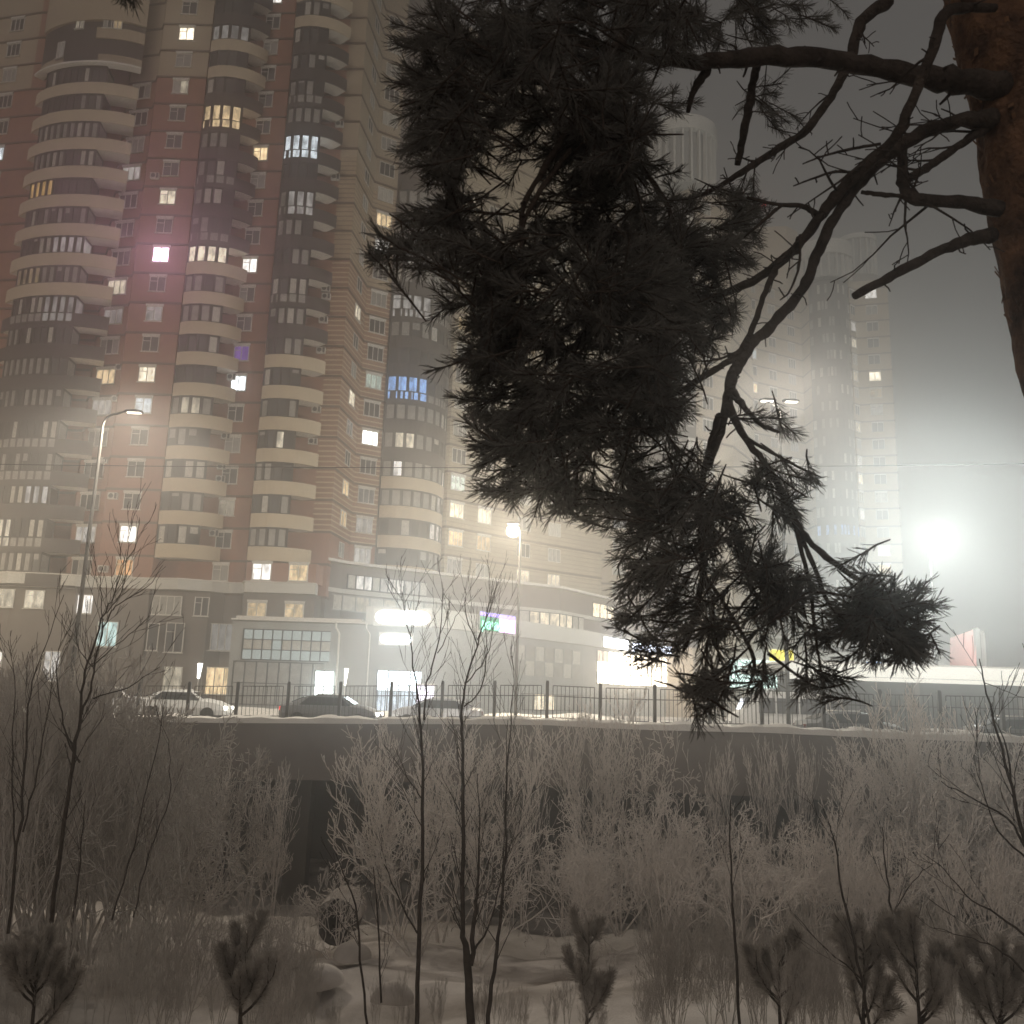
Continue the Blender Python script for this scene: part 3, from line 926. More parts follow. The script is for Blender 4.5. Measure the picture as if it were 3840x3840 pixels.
# signs fixed to the arcade (each could be taken down)
def sign_box(name, label, a, b, z0, z1, m, group=None, th=.22, inner=None):
    t_, n_ = nrm(a, b); w = float(np.linalg.norm(np.array(b) - np.array(a)))
    T = thing(name, label, 'sign', (a[0], a[1], z0), group)
    A = np.array([a[0], a[1], 0])
    mb = MB(); mb.obox(A + n_ * th + (0, 0, z0 - .05), t_ * w, -n_ * th, (0, 0, z1 - z0 + .1)); mb.build('casing', M['white'], T)
    mb = MB()
    (u0, u1, v0, v1) = inner or (.02, .98, .05, .95)
    o = A + n_ * (th + .02)
    # rounded lit face
    def rr_(u, v): return o + t_ * w * u + (0, 0, z0 + (z1 - z0) * v)
    pts = []
    ru = min(.2, (z1 - z0) / w * .5) if inner else 0.004
    for cx, cy, a0 in ((u1 - ru, v1, 0), (u0 + ru, v1, 90), (u0 + ru, v0, 180), (u1 - ru, v0, 270)):
        for an in range(a0, a0 + 91, 30):
            vv = (v0 + v1) / 2 + ((v1 - v0) / 2) * math.sin(R(an))
            uu = cx + ru * math.cos(R(an)) if True else cx
            pts.append(rr_(uu, vv))
    i = len(mb.v); mb.v += [tuple(p) for p in pts]; mb.f.append(tuple(range(i, i + len(pts)))); mb.m.append(0)
    mb.build('lit_face', m, T)
    return T


sign_box('shop_sign', 'large white glowing sign on the pale fascia, higher of two', (-11.4, 77.1), (-6.5, 77.1), 7.2, 8.6, lit((.90, 1, 1), 42, False, 'AUTO'), inner=(.03, .97, .1, .9))
sign_box('shop_sign', 'smaller blue-white glowing sign below the larger white one', (-10.9, 77.3), (-8.0, 77.3), 5.6, 6.6, lit((.82, .95, 1), 34, False, 'AUTO'), inner=(.04, .96, .1, .9))
sign_box('light_box', 'small square lit advertising box standing by the fence, showing a dark mark', (-7.0, 72.0), (-5.6, 72.0), .7, 2.4, lit((.95, .88, 1), 2.6, False, 'AUTO'))
sign_box('strip_sign', 'long bluish white strip sign over the bright shop window', (10.3, 100.6), (14, 107.4), 7.3, 8.5, lit((.85, .90, 1), 12, False, 'AUTO'))
sign_box('strip_sign', 'second white strip sign behind the pine needles', (14.2, 107.5), (28, 116), 7.2, 8.3, lit((.75, .82, 1), 7, False, 'AUTO'))
sign_box('shop_sign', 'greenish white lit shop board glimpsed through the lowest pine needles', (24, 100), (30, 100), 3.2, 6.5, lit((.75, 1, .92), 2.2, True, 'AUTO'))
sign_box('shop_sign', 'small yellow lit sign behind the pine needles', (28.5, 100), (31.2, 100), 6.2, 7.6, lit((1, .85, .05), 2.0, True))
sign_box('shop_sign', 'small blue lit sign just above the white canopy', (31.2, 80), (32.6, 80), 4.9, 5.6, lit((.15, .4, 1), 1.6, False))
# green and magenta pharmacy-like sign with its lettering
gs = thing('lettered_sign', 'green and magenta lettered sign on the arcade fascia', 'sign', (-2.7, 81.6, 7.4))
a_, b_ = np.array((-2.80, 81.6)), np.array((.35, 85.95))
t_, n_ = nrm(a_, b_); wv = float(np.linalg.norm(b_ - a_))
rotm = lambda p: Matrix(((t_[0], 0, n_[0], p[0]), (t_[1], 0, n_[1], p[1]), (0, 1, 0, p[2]), (0, 0, 0, 1)))
def text(name, s, size, u, z, m, ext=.03):
    cu = bpy.data.curves.new(name, 'FONT'); cu.body = s; cu.size = size; cu.extrude = ext; cu.offset = size * .02
    cu.materials.append(m)
    p = np.array([a_[0], a_[1], 0]) + t_ * u + n_ * .42 + (0, 0, z)
    tmp = bpy.data.objects.new('tmp', cu); COL.objects.link(tmp)
    me = bpy.data.meshes.new_from_object(tmp.evaluated_get(bpy.context.evaluated_depsgraph_get()))
    bpy.data.objects.remove(tmp)
    return link(name, me, gs, rotm(p))
mb = MB(); mb.obox(np.array([a_[0], a_[1], 7.35]) + n_ * .3, t_ * wv, -n_ * .2, (0, 0, 1.75)); mb.build('backing_board', M['podium2'], gs)
mb = MB(); mb.obox(np.array([a_[0], a_[1], 7.42]) + n_ * .36, t_ * wv * .52, -n_ * .05, (0, 0, 1.2)); mb.build('green_panel', lit((.02, .55, .25), .9, False, 'AUTO'), gs)
mb = MB(); mb.obox(np.array([a_[0], a_[1], 7.42]) + n_ * .36 + t_ * wv * .54, t_ * wv * .46, -n_ * .05, (0, 0, 1.25)); mb.build('magenta_panel', lit((.95, .50, 1), 3.2, False, 'AUTO'), gs)
text('lettering', 'рачи', 1.25, .1, 7.55, lit((.35, 1, .70), 2.4, False))
mb = MB(); mb.obox(np.array([a_[0], a_[1], 8.72]) + n_ * .36, t_ * wv, -n_ * .05, (0, 0, .30)); mb.build('violet_strip', lit((.42, .32, 1), 2.6, False, 'AUTO'), gs)

# pavilion (filling-station-like canopy) at the right
PV = thing('pavilion', 'long low pavilion with a pale lit fascia above a dark recess', 'pavilion', (27, 62, 0))
mb = MB(); mb.box(18.3, 60, 60, 60.5, 3.36, 4.42); mb.build('fascia', lit((1, .95, .82), 1.0, False), PV)
mb = MB(); mb.box(18.3, 60, 59.97, 60, 3.60, 3.63); mb.build('fascia_joint', M['white'], PV)
mb = MB(); mb.box(18.3, 60, 60.5, 72, 3.9, 4.3); mb.build('roof', M['podium2'], PV)
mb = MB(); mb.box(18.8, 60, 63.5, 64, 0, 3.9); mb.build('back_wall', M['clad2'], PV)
for x in (20, 27, 34, 41):
    mb = MB(); mb.box(x, x + .35, 61, 61.35, 0, 3.9); mb.build('column', M['podium'], PV)
mb = MB(); mb.box(18.3, 60, 60.2, 72, 4.42, 4.55); mb.build('snow_layer', M['snow'], PV)

# billboard
BB = thing('billboard', 'faded pink wedge-shaped billboard on a grey post above the pavilion', 'billboard', (41.5, 80, 0))
A, B, C_, D = P(3562, 2500, 92), P(3660, 2500, 82), P(3660, 2358, 82), P(3562, 2392, 92)
mb = MB()
off = np.array([.35, .35, 0])
mb.v = [tuple(q) for q in (A, B, C_, D, A + off, B + off, C_ + off, D + off)]
mb.f = [(0, 1, 2, 3), (7, 6, 5, 4), (0, 4, 5, 1), (1, 5, 6, 2), (2, 6, 7, 3), (3, 7, 4, 0)]; mb.m = [0] * 6
mb.build('sheet', M['pink'], BB)
mb = MB(); mb.box(B[0] + .15, B[0] + .55, 82.0, 82.4, 0, C_[2] + .1); mb.build('post', M['metal'], BB)
mb = MB(); mb.box(B[0] + .7, B[0] + 1.1, 82.2, 82.5, 0, C_[2] - .2); mb.build('post', M['clad'], BB)

# ---------------------------------------------------------------- street lamps
def lamp_post(label, head, base_x, base_y, heads, power, col, blend=.35, ang=150, r=.10, point=0, snowy=True):
    hx, hy, hz = head
    T = thing('street_lamp', label, 'street lamp', (base_x, base_y, 0), 'street lamps along the road')
    L = math.hypot(hx - base_x, hy - base_y)
    d = np.array([hx - base_x, hy - base_y, 0]); d = d / (np.linalg.norm(d) + 1e-6)
    pole = [np.array([base_x, base_y, 0.]), np.array([base_x, base_y, hz * .5]), np.array([base_x, base_y, hz - .75])]
    for s in np.linspace(0, 1, 7)[1:]:
        an = s * math.pi / 2
        pole.append(np.array([base_x, base_y, hz - .75]) + d * (1 - math.cos(an)) * .6 + np.array([0, 0, .62]) * math.sin(an))
    rad = [.11, .085, .065] + [.05] * 6
    if L > .8:
        pole.append(np.array([hx, hy, hz + .02]) - d * .3); rad.append(.04)
    mb = MB(); mb.tube(pole, rad, 10); mb.build('pole', M['metal'], T, True)
    for sgn in heads:
        c = np.array([base_x, base_y, hz - .02]) + d * L * sgn
        mb = MB()
        ex = d * sgn; ey = np.array([-d[1], d[0], 0])
        pts = [(-.42, .06, .05), (-.3, .13, .09), (.15, .17, .10), (.42, .13, .05)]
        i = len(mb.v)
        for (u, w, h) in pts:
            for (yy, zz) in ((-w, -.03), (w, -.03), (w * .7, h), (-w * .7, h)):
                mb.v.append(tuple(c + ex * u + ey * yy + np.array([0, 0, zz])))
        for k in range(3):
            for j in range(4):
                mb.f.append((i + k * 4 + j, i + k * 4 + (j + 1) % 4, i + k * 4 + 4 + (j + 1) % 4, i + k * 4 + 4 + j)); mb.m.append(0)
        mb.f += [(i, i + 3, i + 2, i + 1), (i + 12, i + 13, i + 14, i + 15)]; mb.m += [0, 0]
        hd = mb.build('lamp_head', M['clad2'], T)
        mb = MB(); o = c + np.array([0, 0, -.034])
        mb.obox(o - ex * .25 - ey * .11 - (0, 0, .03), ex * .6, ey * .22, (0, 0, .028))
        mb.build('lens', lit(col, 40, False), hd) if False else link('lens', mb.mesh('lens', lit(col, 5, False)), T)
        ld = bpy.data.lights.new('lamp_light', 'SPOT' if not point else 'POINT')
        ld.energy = power; ld.color = col
        ld.shadow_soft_size = r
        if not point:
            ld.spot_size = R(ang); ld.spot_blend = blend
        lo = bpy.data.objects.new('lamp_light', ld); COL.objects.link(lo)
        lo.parent = T; lo.matrix_parent_inverse = Matrix.Translation(-Vector(T['_org']))
        lo.location = tuple(c + np.array([0, 0, -(r + .1) if point else -.12]))
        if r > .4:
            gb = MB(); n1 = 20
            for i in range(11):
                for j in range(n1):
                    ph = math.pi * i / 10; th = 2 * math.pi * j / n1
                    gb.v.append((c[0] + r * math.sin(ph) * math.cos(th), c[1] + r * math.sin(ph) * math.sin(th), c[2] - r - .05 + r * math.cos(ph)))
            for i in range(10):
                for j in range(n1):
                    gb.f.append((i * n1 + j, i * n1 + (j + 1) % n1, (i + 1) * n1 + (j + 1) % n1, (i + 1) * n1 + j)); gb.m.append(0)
            g_ = gb.build('glass_globe', lit(col, 60, False), T, True); g_.visible_shadow = False; g_['label'] = 'glowing white globe'  # added glowing ball stands in for the foggy halo, not a lamp part
    return T


warml = (1.0, .84, .60)
h1 = P(500, 1543, 40)
lamp_post('tall leaning-armed street lamp at the left, in front of the brick tower', tuple(h1), P(385, 1600, 40)[0], 40, (1,), 6500, (1, .90, .74), ang=156, blend=.25)
h2 = P(1925, 1962, 56)
lamp_post('street lamp with a warm glow half hidden by pine needles', tuple(h2), P(1928, 2300, 56)[0] + .25, 56, (1,), 11500, (1, .87, .68), r=.42, point=1)
h3 = P(2880, 1500, 44)
lamp_post('street lamp behind the pine branches with two small heads', tuple(h3), P(2925, 1600, 44)[0], 44, (1, -1), 3600, (1, .92, .80), ang=158, blend=.25)
h4 = P(3512, 1968, 74)
lamp_post('street lamp wrapped in a big white ball of lit fog', tuple(h4), P(3495, 2200, 74)[0], 74, (1,), 32000, (.93, 1.0, .96), r=1.15, point=1)
# unseen lamps added past both sides of the view to light the tower fronts
for i, (x, y, e) in enumerate(((-44, 64, 4500), (-70, 62, 5000), (52, 66, 6000), (-8, 66, 3800))):
    if i == 3: continue
    lamp_post(['street lamp beyond the left edge of the view, before the tower', 'street lamp far beyond the left edge of the view', 'street lamp beyond the right edge of the view'][i], (x, y, 12.5), x + .9, y, (1,), e, warml, r=.3, point=1)
# small garden lamp by the entrance
g = P(1298, 2500, 72)
T = thing('garden_lamp', 'small white post lamp in front of the downpipe of the shopping block', 'lamp', (g[0], 72, 0))
mb = MB(); mb.tube([(g[0], 72, 0), (g[0], 72, 2.2)], .04, 6); mb.build('post', M['white'], T)
mb = MB(); mb.tube([(g[0], 72, 2.1), (g[0] + .05, 72, 3.4)], [.06, .17], 8); mb.build('lamp_shade', lit(white_, 6, False, 'AUTO'), T)
g = P(745, 2530, 74)
T = thing('garden_lamp', 'small bright post lamp left of the orange lit shop windows', 'lamp', (g[0], 74, 0))
mb = MB(); mb.tube([(g[0], 74, 0), (g[0], 74, 2.4)], .04, 6); mb.build('post', M['white'], T)
mb = MB(); mb.tube([(g[0], 74, 2.3), (g[0] + .05, 74, 3.5)], [.10, .2], 8); mb.build('lamp_shade', lit(white_, 6, False, 'AUTO'), T)

# overhead cable
T = thing('overhead_cable', 'thin dark cable strung across the road high above the fence', 'cable', (0, 47, 13))
mb = MB()
c0, c1, c2 = P(-200, 1738, 46), P(1900, 1772, 47), P(4100, 1735, 48)
mb.tube([c0 * (1 - s) * (1 - s) + c1 * 2 * s * (1 - s) + c2 * s * s for s in np.linspace(0, 1, 40)], .02, 5)
mb.build('cable', M['wire'], T)


# ---------------------------------------------------------------- vehicles
def car_parts(body_m, van=False, snow=True):
    L = 2.3
    if van:
        st = [(-2.5, .80, .35, 1.0, 1.7, .78), (-2.45, .95, .3, 1.1, 2.25, .85), (-1, .95, .28, 1.1, 2.35, .86), (.8, .95, .28, 1.1, 2.33, .86), (1.4, .95, .28, 1.1, 2.0, .80), (2.0, .92, .28, 1.05, 1.35, .78), (2.5, .85, .32, .95, 1.0, .70)]
    else:
        st = [(-2.3, .74, .40, .80, .86, .60), (-2.18, .84, .28, .92, 1.02, .68), (-1.75, .88, .25, .95, 1.09, .66), (-1.2, .89, .25, .95, 1.35, .60), (-.6, .90, .25, .95, 1.47, .60), (.1, .90, .25, .95, 1.48, .60),
              (.6, .90, .25, .95, 1.40, .60), (1.1, .89, .25, .95, 1.08, .66), (1.7, .87, .26, .88, .98, .66), (2.15, .80, .30, .72, .80, .60), (2.3, .66, .42, .60, .64, .50)]
    mb = MB()
    for (x, hw, zb, zm, zr, hr) in st:
        mb.v += [(x, -hw * .9, zb), (x, -hw, (zb + zm) / 2), (x, -hw * .97, zm), (x, -hr, zr - .03), (x, -hr * .75, zr), (x, hr * .75, zr), (x, hr, zr - .03), (x, hw * .97, zm), (x, hw, (zb + zm) / 2), (x, hw * .9, zb)]
    n = 10
    for k in range(len(st) - 1):
        for j in range(n):
            mb.f.append((k * n + j, k * n + (j + 1) % n, (k + 1) * n + (j + 1) % n, (k + 1) * n + j)); mb.m.append(0)
    mb.f += [tuple(range(n)), tuple((len(st) - 1) * n + j for j in reversed(range(n)))]; mb.m += [0, 0]
    parts = [('body', mb.mesh('body', [body_m], False))]
    wm = MB()
    if van:
        cabs = [(-2.2, -1.1), (-1.0, .1), (.2, 1.05)]
        zt, zb_ = 2.0, 1.2
        for s in (-1, 1):
            for a, b in cabs:
                wm.obox((a, s * .955 - .02, zb_), (b - a, 0, 0), (0, .04 * 1, 0), (0, -s * .06, zt - zb_))
        wm.obox((1.5, -.75, 1.25), (0, 1.5, 0), (.55, 0, 0), (-.35, 0, .75))
        wm.obox((-2.56, -.7, 1.3), (.06, 0, 0), (0, 1.4, 0), (0.03, 0, .75))
    else:
        for s in (-1, 1):
            i = len(wm.v)
            wm.v += [(-1.35, s * .885, 1.0), (1.0, s * .885, 1.0), (.50, s * .66, 1.36), (-.95, s * .66, 1.36), (-1.35, s * .865, .99), (1.0, s * .865, .99), (.50, s * .60, 1.35), (-.95, s * .60, 1.35)]
            wm.f += [(i, i + 1, i + 2, i + 3), (i + 4, i + 7, i + 6, i + 5), (i, i + 3, i + 7, i + 4), (i + 1, i + 5, i + 6, i + 2), (i + 3, i + 2, i + 6, i + 7), (i, i + 4, i + 5, i + 1)]; wm.m += [0] * 6
        wm.obox((1.12, -.62, 1.09), (0, 1.24, 0), (-.02, 0, -.03), (-.50, 0, .30))
        wm.obox((-1.78, -.60, 1.12), (0, 1.2, 0), (.02, 0, -.03), (.56, 0, .24))
    parts.append(('side_glass', wm.mesh('side_glass', [M['carglass']])))
    for wx in (-1.4, 1.4):
        for s in (-1, 1):
            m2 = MB(); m2.tube([(wx, s * .92, .33), (wx, s * .72, .33)], .33, 20)
            parts.append(('wheel', m2.mesh('wheel', [M['tyre']])))
    xe = 2.52 if van else 2.26
    for s in (-1, 1):
        m2 = MB(); m2.obox((xe - .1, s * .62 - .13, .58), (.14, 0, 0), (0, .26, 0), (0, 0, .14)); parts.append(('headlight', m2.mesh('headlight', [None])))
        m2 = MB(); m2.obox((-xe - .02, s * .66 - .12, .72), (.1, 0, 0), (0, .24, 0), (0, 0, .17)); parts.append(('tail_light', m2.mesh('tail_light', [None])))
    if snow and not van:
        m2 = MB(); m2.obox((-.85, -.5, 1.465), (1.1, 0, 0), (0, 1.0, 0), (0, 0, .05)); parts.append(('snow_layer', m2.mesh('snow_layer', [M['snow']])))
    return parts


def car(label, x, y, rot, body, van=False, head=0, tail=0, cat='car', snow=True):
    T = thing('van' if van else 'parked_car' if not head and not tail else 'car', label, cat, (x, y, 0), 'vehicles on the road behind the fence')
    T.rotation_euler.z = rot
    for nm, me in car_parts(body, van, snow):
        if nm == 'headlight':
            me.materials[0] = lit((1, .95, .85), head if head else .15, False, 'AUTO' if head > 5 else 'NONE')
        if nm == 'tail_light':
            me.materials[0] = lit((1, .06, .05), tail if tail else .08, False)
        o = bpy.data.objects.new(nm, me); COL.objects.link(o); o.parent = T
    if head > 20:
        ld = bpy.data.lights.new('headlight_beam', 'SPOT'); ld.energy = 1800; ld.spot_size = R(75); ld.spot_blend = .8; ld.color = (1, .95, .86); ld.shadow_soft_size = .12
        lo = bpy.data.objects.new('headlight_beam', ld); COL.objects.link(lo); lo.parent = T
        lo.matrix_basis = Matrix.Translation((2.42, 0, .66)) @ Vector((1, 0, -.05)).to_track_quat('-Z', 'Y').to_matrix().to_4x4()


paint_d = mat('dark_car_paint', (.13, .13, .13), .6, .1, 2, spec=.5)
paint_s = mat('silver_car_paint', (.40, .40, .41), .35, .08, 2, spec=.5)
paint_w = mat('white_car_paint', (.62, .62, .61), .4, .06, 2, spec=.5)
car('dark frosted saloon car with a red tail light seen through the fence', P(1245, 2650, 43.5)[0], 43.5, 0.0, paint_d, head=80, tail=1.4)
car('pale saloon car with glaring headlights following behind bare saplings', P(1640, 2650, 46)[0], 46, math.pi, paint_s, head=90)
car('light car in the glare at the left end of the fence', P(690, 2650, 47)[0], 47, 0.05, paint_w, head=25)
car('car whose small red tail light shows through the left scrub', P(420, 2650, 47)[0], 47, 0.05, paint_s, tail=5)
car('frosted dark saloon car behind the right part of the fence', P(3190, 2700, 40)[0], 40, 0.02, paint_d)
car('dark car at the right edge, only its roof showing over the snow', P(3835, 2740, 39)[0], 39, 0.0, paint_d)
car('boxy pale van with red tail lights passing behind the fence', P(2910, 2690, 50)[0], 50, math.pi * .97, paint_w, van=True, tail=6, cat='van')

# snow bank along the far kerb
mb = MB()
N = 160
for k in range(N):
    x0_, x1_ = -70 + k, -69 + k
    def prof(x): return .55 + .18 * math.sin(x * .43) + .12 * math.sin(x * 1.13 + 2)
    for (ya, za), (yb, zb) in (((58.0, -.1), (58.6, .7)), ((58.6, .7), (59.3, .95)), ((59.3, .95), (60.0, .3)), ((60.0, .3), (60.4, -.1))):
        mb.quad((x0_, ya, za * prof(x0_) if za > 0 else za), (x1_, ya, za * prof(x1_) if za > 0 else za), (x1_, yb, zb * prof(x1_) if zb > 0 else zb), (x0_, yb, zb * prof(x0_) if zb > 0 else zb))
tag(mb.build('snow_bank', M['snow'], smooth=True), 'long ploughed snow bank along the far side of the road', kind='structure')

# culvert pipe and boulders under snow in the hollow
c = P(1275, 3440, 24)
T = thing('drain_pipe', 'wide concrete drain pipe mouth under a thick cap of snow', 'pipe', (c[0], 24, c[2] - 1.0))
ring = lambda r, y, n=28: [(c[0] + r * math.cos(a), y, c[2] - .1 + r * math.sin(a)) for a in np.linspace(0, 2 * math.pi, n, endpoint=False)]
mb = MB()
o1, o2, i1, i2 = ring(.46, 23.6), ring(.46, 24.7), ring(.36, 23.6), ring(.36, 24.7)
mb.v = o1 + o2 + i1 + i2
for k in range(28):
    j = (k + 1) % 28
    mb.f += [(k, j, 28 + j, 28 + k), (56 + j, 56 + k, 84 + k, 84 + j), (j, k, 56 + k, 56 + j)]; mb.m += [0] * 3
mb.f.append(tuple(84 + k for k in range(28))); mb.m.append(0)
mb.build('pipe', M['concrete2'], T, True)
mb = MB()
for a0 in range(12):
    a, b = R(12 + a0 * 13), R(12 + (a0 + 1) * 13)
    for (ya, yb) in ((23.45, 23.9), (23.9, 24.4), (24.4, 24.9)):
        f = lambda an, y: (c[0] + (.48 + .2 * math.sin(an) ** .8) * math.cos(an) * (1 if y > 23.5 else .97), y, c[2] - .1 + (.48 + .2 * math.sin(an)) * math.sin(an) * (1 if y > 23.5 else .96))
        mb.quad(f(a, ya), f(b, ya), f(b, yb), f(a, yb))
mb.build('snow_cap', M['ground'], T, True)
rb = random.Random(9)
def lump(px, py, Y, r, label):
    r *= .75
    q = P(px, py + 25, Y)
    mb = MB(); n1, n2 = 14, 7
    for i in range(n2 + 1):
        ph = math.pi / 2 * i / n2
        for j in range(n1):
            th = 2 * math.pi * j / n1
            rr_ = r * (1 + .12 * math.sin(3 * th + px) * math.cos(ph))
            mb.v.append((q[0] + rr_ * math.cos(ph) * math.cos(th), Y + rr_ * math.cos(ph) * math.sin(th), q[2] - .35 + r * .75 * math.sin(ph)))
    for i in range(n2):
        for j in range(n1):
            mb.f.append((i * n1 + j, i * n1 + (j + 1) % n1, (i + 1) * n1 + (j + 1) % n1, (i + 1) * n1 + j)); mb.m.append(0)
    tag(mb.build('snowy_boulder', M['ground'], smooth=True), label, 'boulder', 'snow covered boulders in the hollow')
lump(1200, 3590, 19, .62, 'snow covered boulder right below the drain pipe')
lump(1320, 3500, 21, .55, 'snow covered boulder just right of the drain pipe mouth')
lump(1060, 3520, 21, .6, 'flat snow covered boulder left of the drain pipe')
lump(1480, 3640, 17, .5, 'small snow covered boulder before the middle frosted bushes')

# ---------------------------------------------------------------- vegetation generators
class Tubes:
    """many thin tapered twigs gathered into one mesh, arrays grouped by number of points"""
    def __init__(s): s.g = {}
    def add(s, pts, rad):
        s.g.setdefault(len(pts), []).append((pts, rad))
    def arrays(s, sides=3):
        V = []; F = []; base = 0
        for n, L in s.g.items():
            Pn = np.array([p for p, _ in L], float)          # K,n,3
            Rn = np.array([r for _, r in L], float)          # K,n
            K = len(L)
            T_ = np.empty_like(Pn); T_[:, 1:-1] = Pn[:, 2:] - Pn[:, :-2]; T_[:, 0] = Pn[:, 1] - Pn[:, 0]; T_[:, -1] = Pn[:, -1] - Pn[:, -2]
            T_ /= np.linalg.norm(T_, axis=2, keepdims=True) + 1e-9
            ref = np.where(np.abs(T_[..., 1:2]) < .9, np.array([0., 1, 0]), np.array([1., 0, 0]))
            A = np.cross(T_, ref); A /= np.linalg.norm(A, axis=2, keepdims=True) + 1e-9
            B = np.cross(T_, A)
            an = np.arange(sides) * 2 * math.pi / sides
            ringv = Pn[:, :, None] + Rn[:, :, None, None] * (np.cos(an)[None, None, :, None] * A[:, :, None] + np.sin(an)[None, None, :, None] * B[:, :, None])
            V.append(ringv.reshape(-1, 3))
            k = np.arange(K)[:, None, None] * n * sides; i = np.arange(n - 1)[None, :, None] * sides; j = np.arange(sides)[None, None, :]
            j2 = (j + 1) % sides
            q = np.stack([k + i + j, k + i + j2, k + i + sides + j2, k + i + sides + j], -1).reshape(-1, 4) + base
            F.append(q); base += K * n * sides
        return np.concatenate(V), np.concatenate(F)


def np_mesh(name, V, F, m, midx=None, smooth=True):
    me = bpy.data.meshes.new(name)
    k = F.shape[1]
    me.vertices.add(len(V)); me.vertices.foreach_set('co', np.ascontiguousarray(V, dtype=np.float32).ravel())
    me.loops.add(F.size); me.loops.foreach_set('vertex_index', F.astype(np.int32).ravel())
    me.polygons.add(len(F)); me.polygons.foreach_set('loop_start', np.arange(0, F.size, k, dtype=np.int32))
    for q in (m if isinstance(m, list) else [m]): me.materials.append(q)
    if midx is not None: me.polygons.foreach_set('material_index', midx.astype(np.int32))
    me.update(calc_edges=True)
    if smooth: me.polygons.foreach_set('use_smooth', np.ones(len(F), dtype=bool))
    return me


def unit(v): return v / (np.linalg.norm(v) + 1e-9)


def grow(T, rng, p, d, L, r, lev, up=.25, kids=(7, 6, 4), wig=.18, npt=5, spread=.75, rmin=.003, ratio=.5):
    pts = [np.array(p, float)]; d = unit(np.array(d, float))
    for i in range(npt - 1):
        d = unit(d + rng.normal(0, wig, 3) + np.array([0, 0, up * .35]))
        pts.append(pts[-1] + d * L / (npt - 1))
    rad = [max(rmin, r * (1 - .75 * i / (npt - 1))) for i in range(npt)]
    T.add(pts, rad)
    if lev <= 0: return
    nk = kids[-lev] if lev <= len(kids) else 4
    nk = max(2, int(nk * rng.uniform(.75, 1.25)))
    for j in range(nk):
        s = .22 + .76 * (j + rng.uniform(0, 1)) / nk
        x = s * (npt - 1); i = min(int(x), npt - 2); f = x - i
        q = pts[i] * (1 - f) + pts[i + 1] * f
        t = unit(pts[i + 1] - pts[i])
        side = unit(np.cross(t, rng.normal(0, 1, 3)))
        nd = unit(t * (1 - spread * .45) + side * spread + np.array([0, 0, up]))
        grow(T, rng, q, nd, L * ratio * (1.15 - .6 * s) * rng.uniform(.75, 1.25), max(rmin, r * (1 - .6 * s) * .6), lev - 1, up, kids, wig, npt if lev > 1 else 4, spread, rmin, ratio)


def bush_mesh(seed, h, stems, w, kids, up, wig, m, rmin, spread=.75, ratio=.5, r0=.03):
    rng = np.random.default_rng(seed); T = Tubes()
    for k in range(stems):
        a = 2 * math.pi * k / stems + rng.uniform(-.4, .4)
        d = np.array([math.cos(a) * w, math.sin(a) * w, 1.0])
        grow(T, rng, (math.cos(a) * .08, math.sin(a) * .08, -.15), d, h * rng.uniform(.75, 1.05), r0, 3, up, kids, wig, 6, spread, rmin, ratio)
    V, F = T.arrays()
    return V, F


VAR = []
for sd, args in enumerate((
        dict(h=3.6, stems=6, w=.35, kids=(8, 5, 3), up=.30, wig=.12, rmin=.0084),
        dict(h=3.4, stems=5, w=.50, kids=(7, 6, 3), up=.10, wig=.22, rmin=.0090),
        dict(h=3.8, stems=4, w=.22, kids=(9, 5, 3), up=.34, wig=.10, rmin=.0082),
        dict(h=3.2, stems=7, w=.55, kids=(6, 5, 4), up=.02, wig=.28, rmin=.0095),
        dict(h=4.2, stems=2, w=.08, kids=(22, 7, 4), up=.22, wig=.06, rmin=.0082, ratio=.34))):
    r_ = dict(args); r_.setdefault('ratio', .5)
    VAR.append(bush_mesh(100 + sd, args['h'], args['stems'], args['w'], args['kids'], args['up'], args['wig'], None, args['rmin'], ratio=r_['ratio']))
VMESH = [np_mesh('twigs', V, F, M['frost']) for V, F in VAR]


def bush(px, top, bot, Y, v, label, rz=None, name='frosted_bush', cat='bush', group='frosted bushes in the hollow before the bridge', wscale=1.0):
    q = P(px, bot, Y); hgt = (P(px, top, Y)[2] - q[2])
    V = VAR[v][0]; s = hgt / (np.percentile(V[:, 2], 99.7))
    o = bpy.data.objects.new(name, VMESH[v]); COL.objects.link(o)
    o.matrix_world = Matrix.Translation(Vector(q)) @ Matrix.Rotation((px * .37 if rz is None else rz), 4, 'Z') @ Matrix.Diagonal((s * wscale, s * wscale, s, 1))
    o.location = Vector(q); o.rotation_euler = (0, 0, px * .37 if rz is None else rz); o.scale = (s * wscale, s * wscale, s)
    return tag(o, label, cat, group)


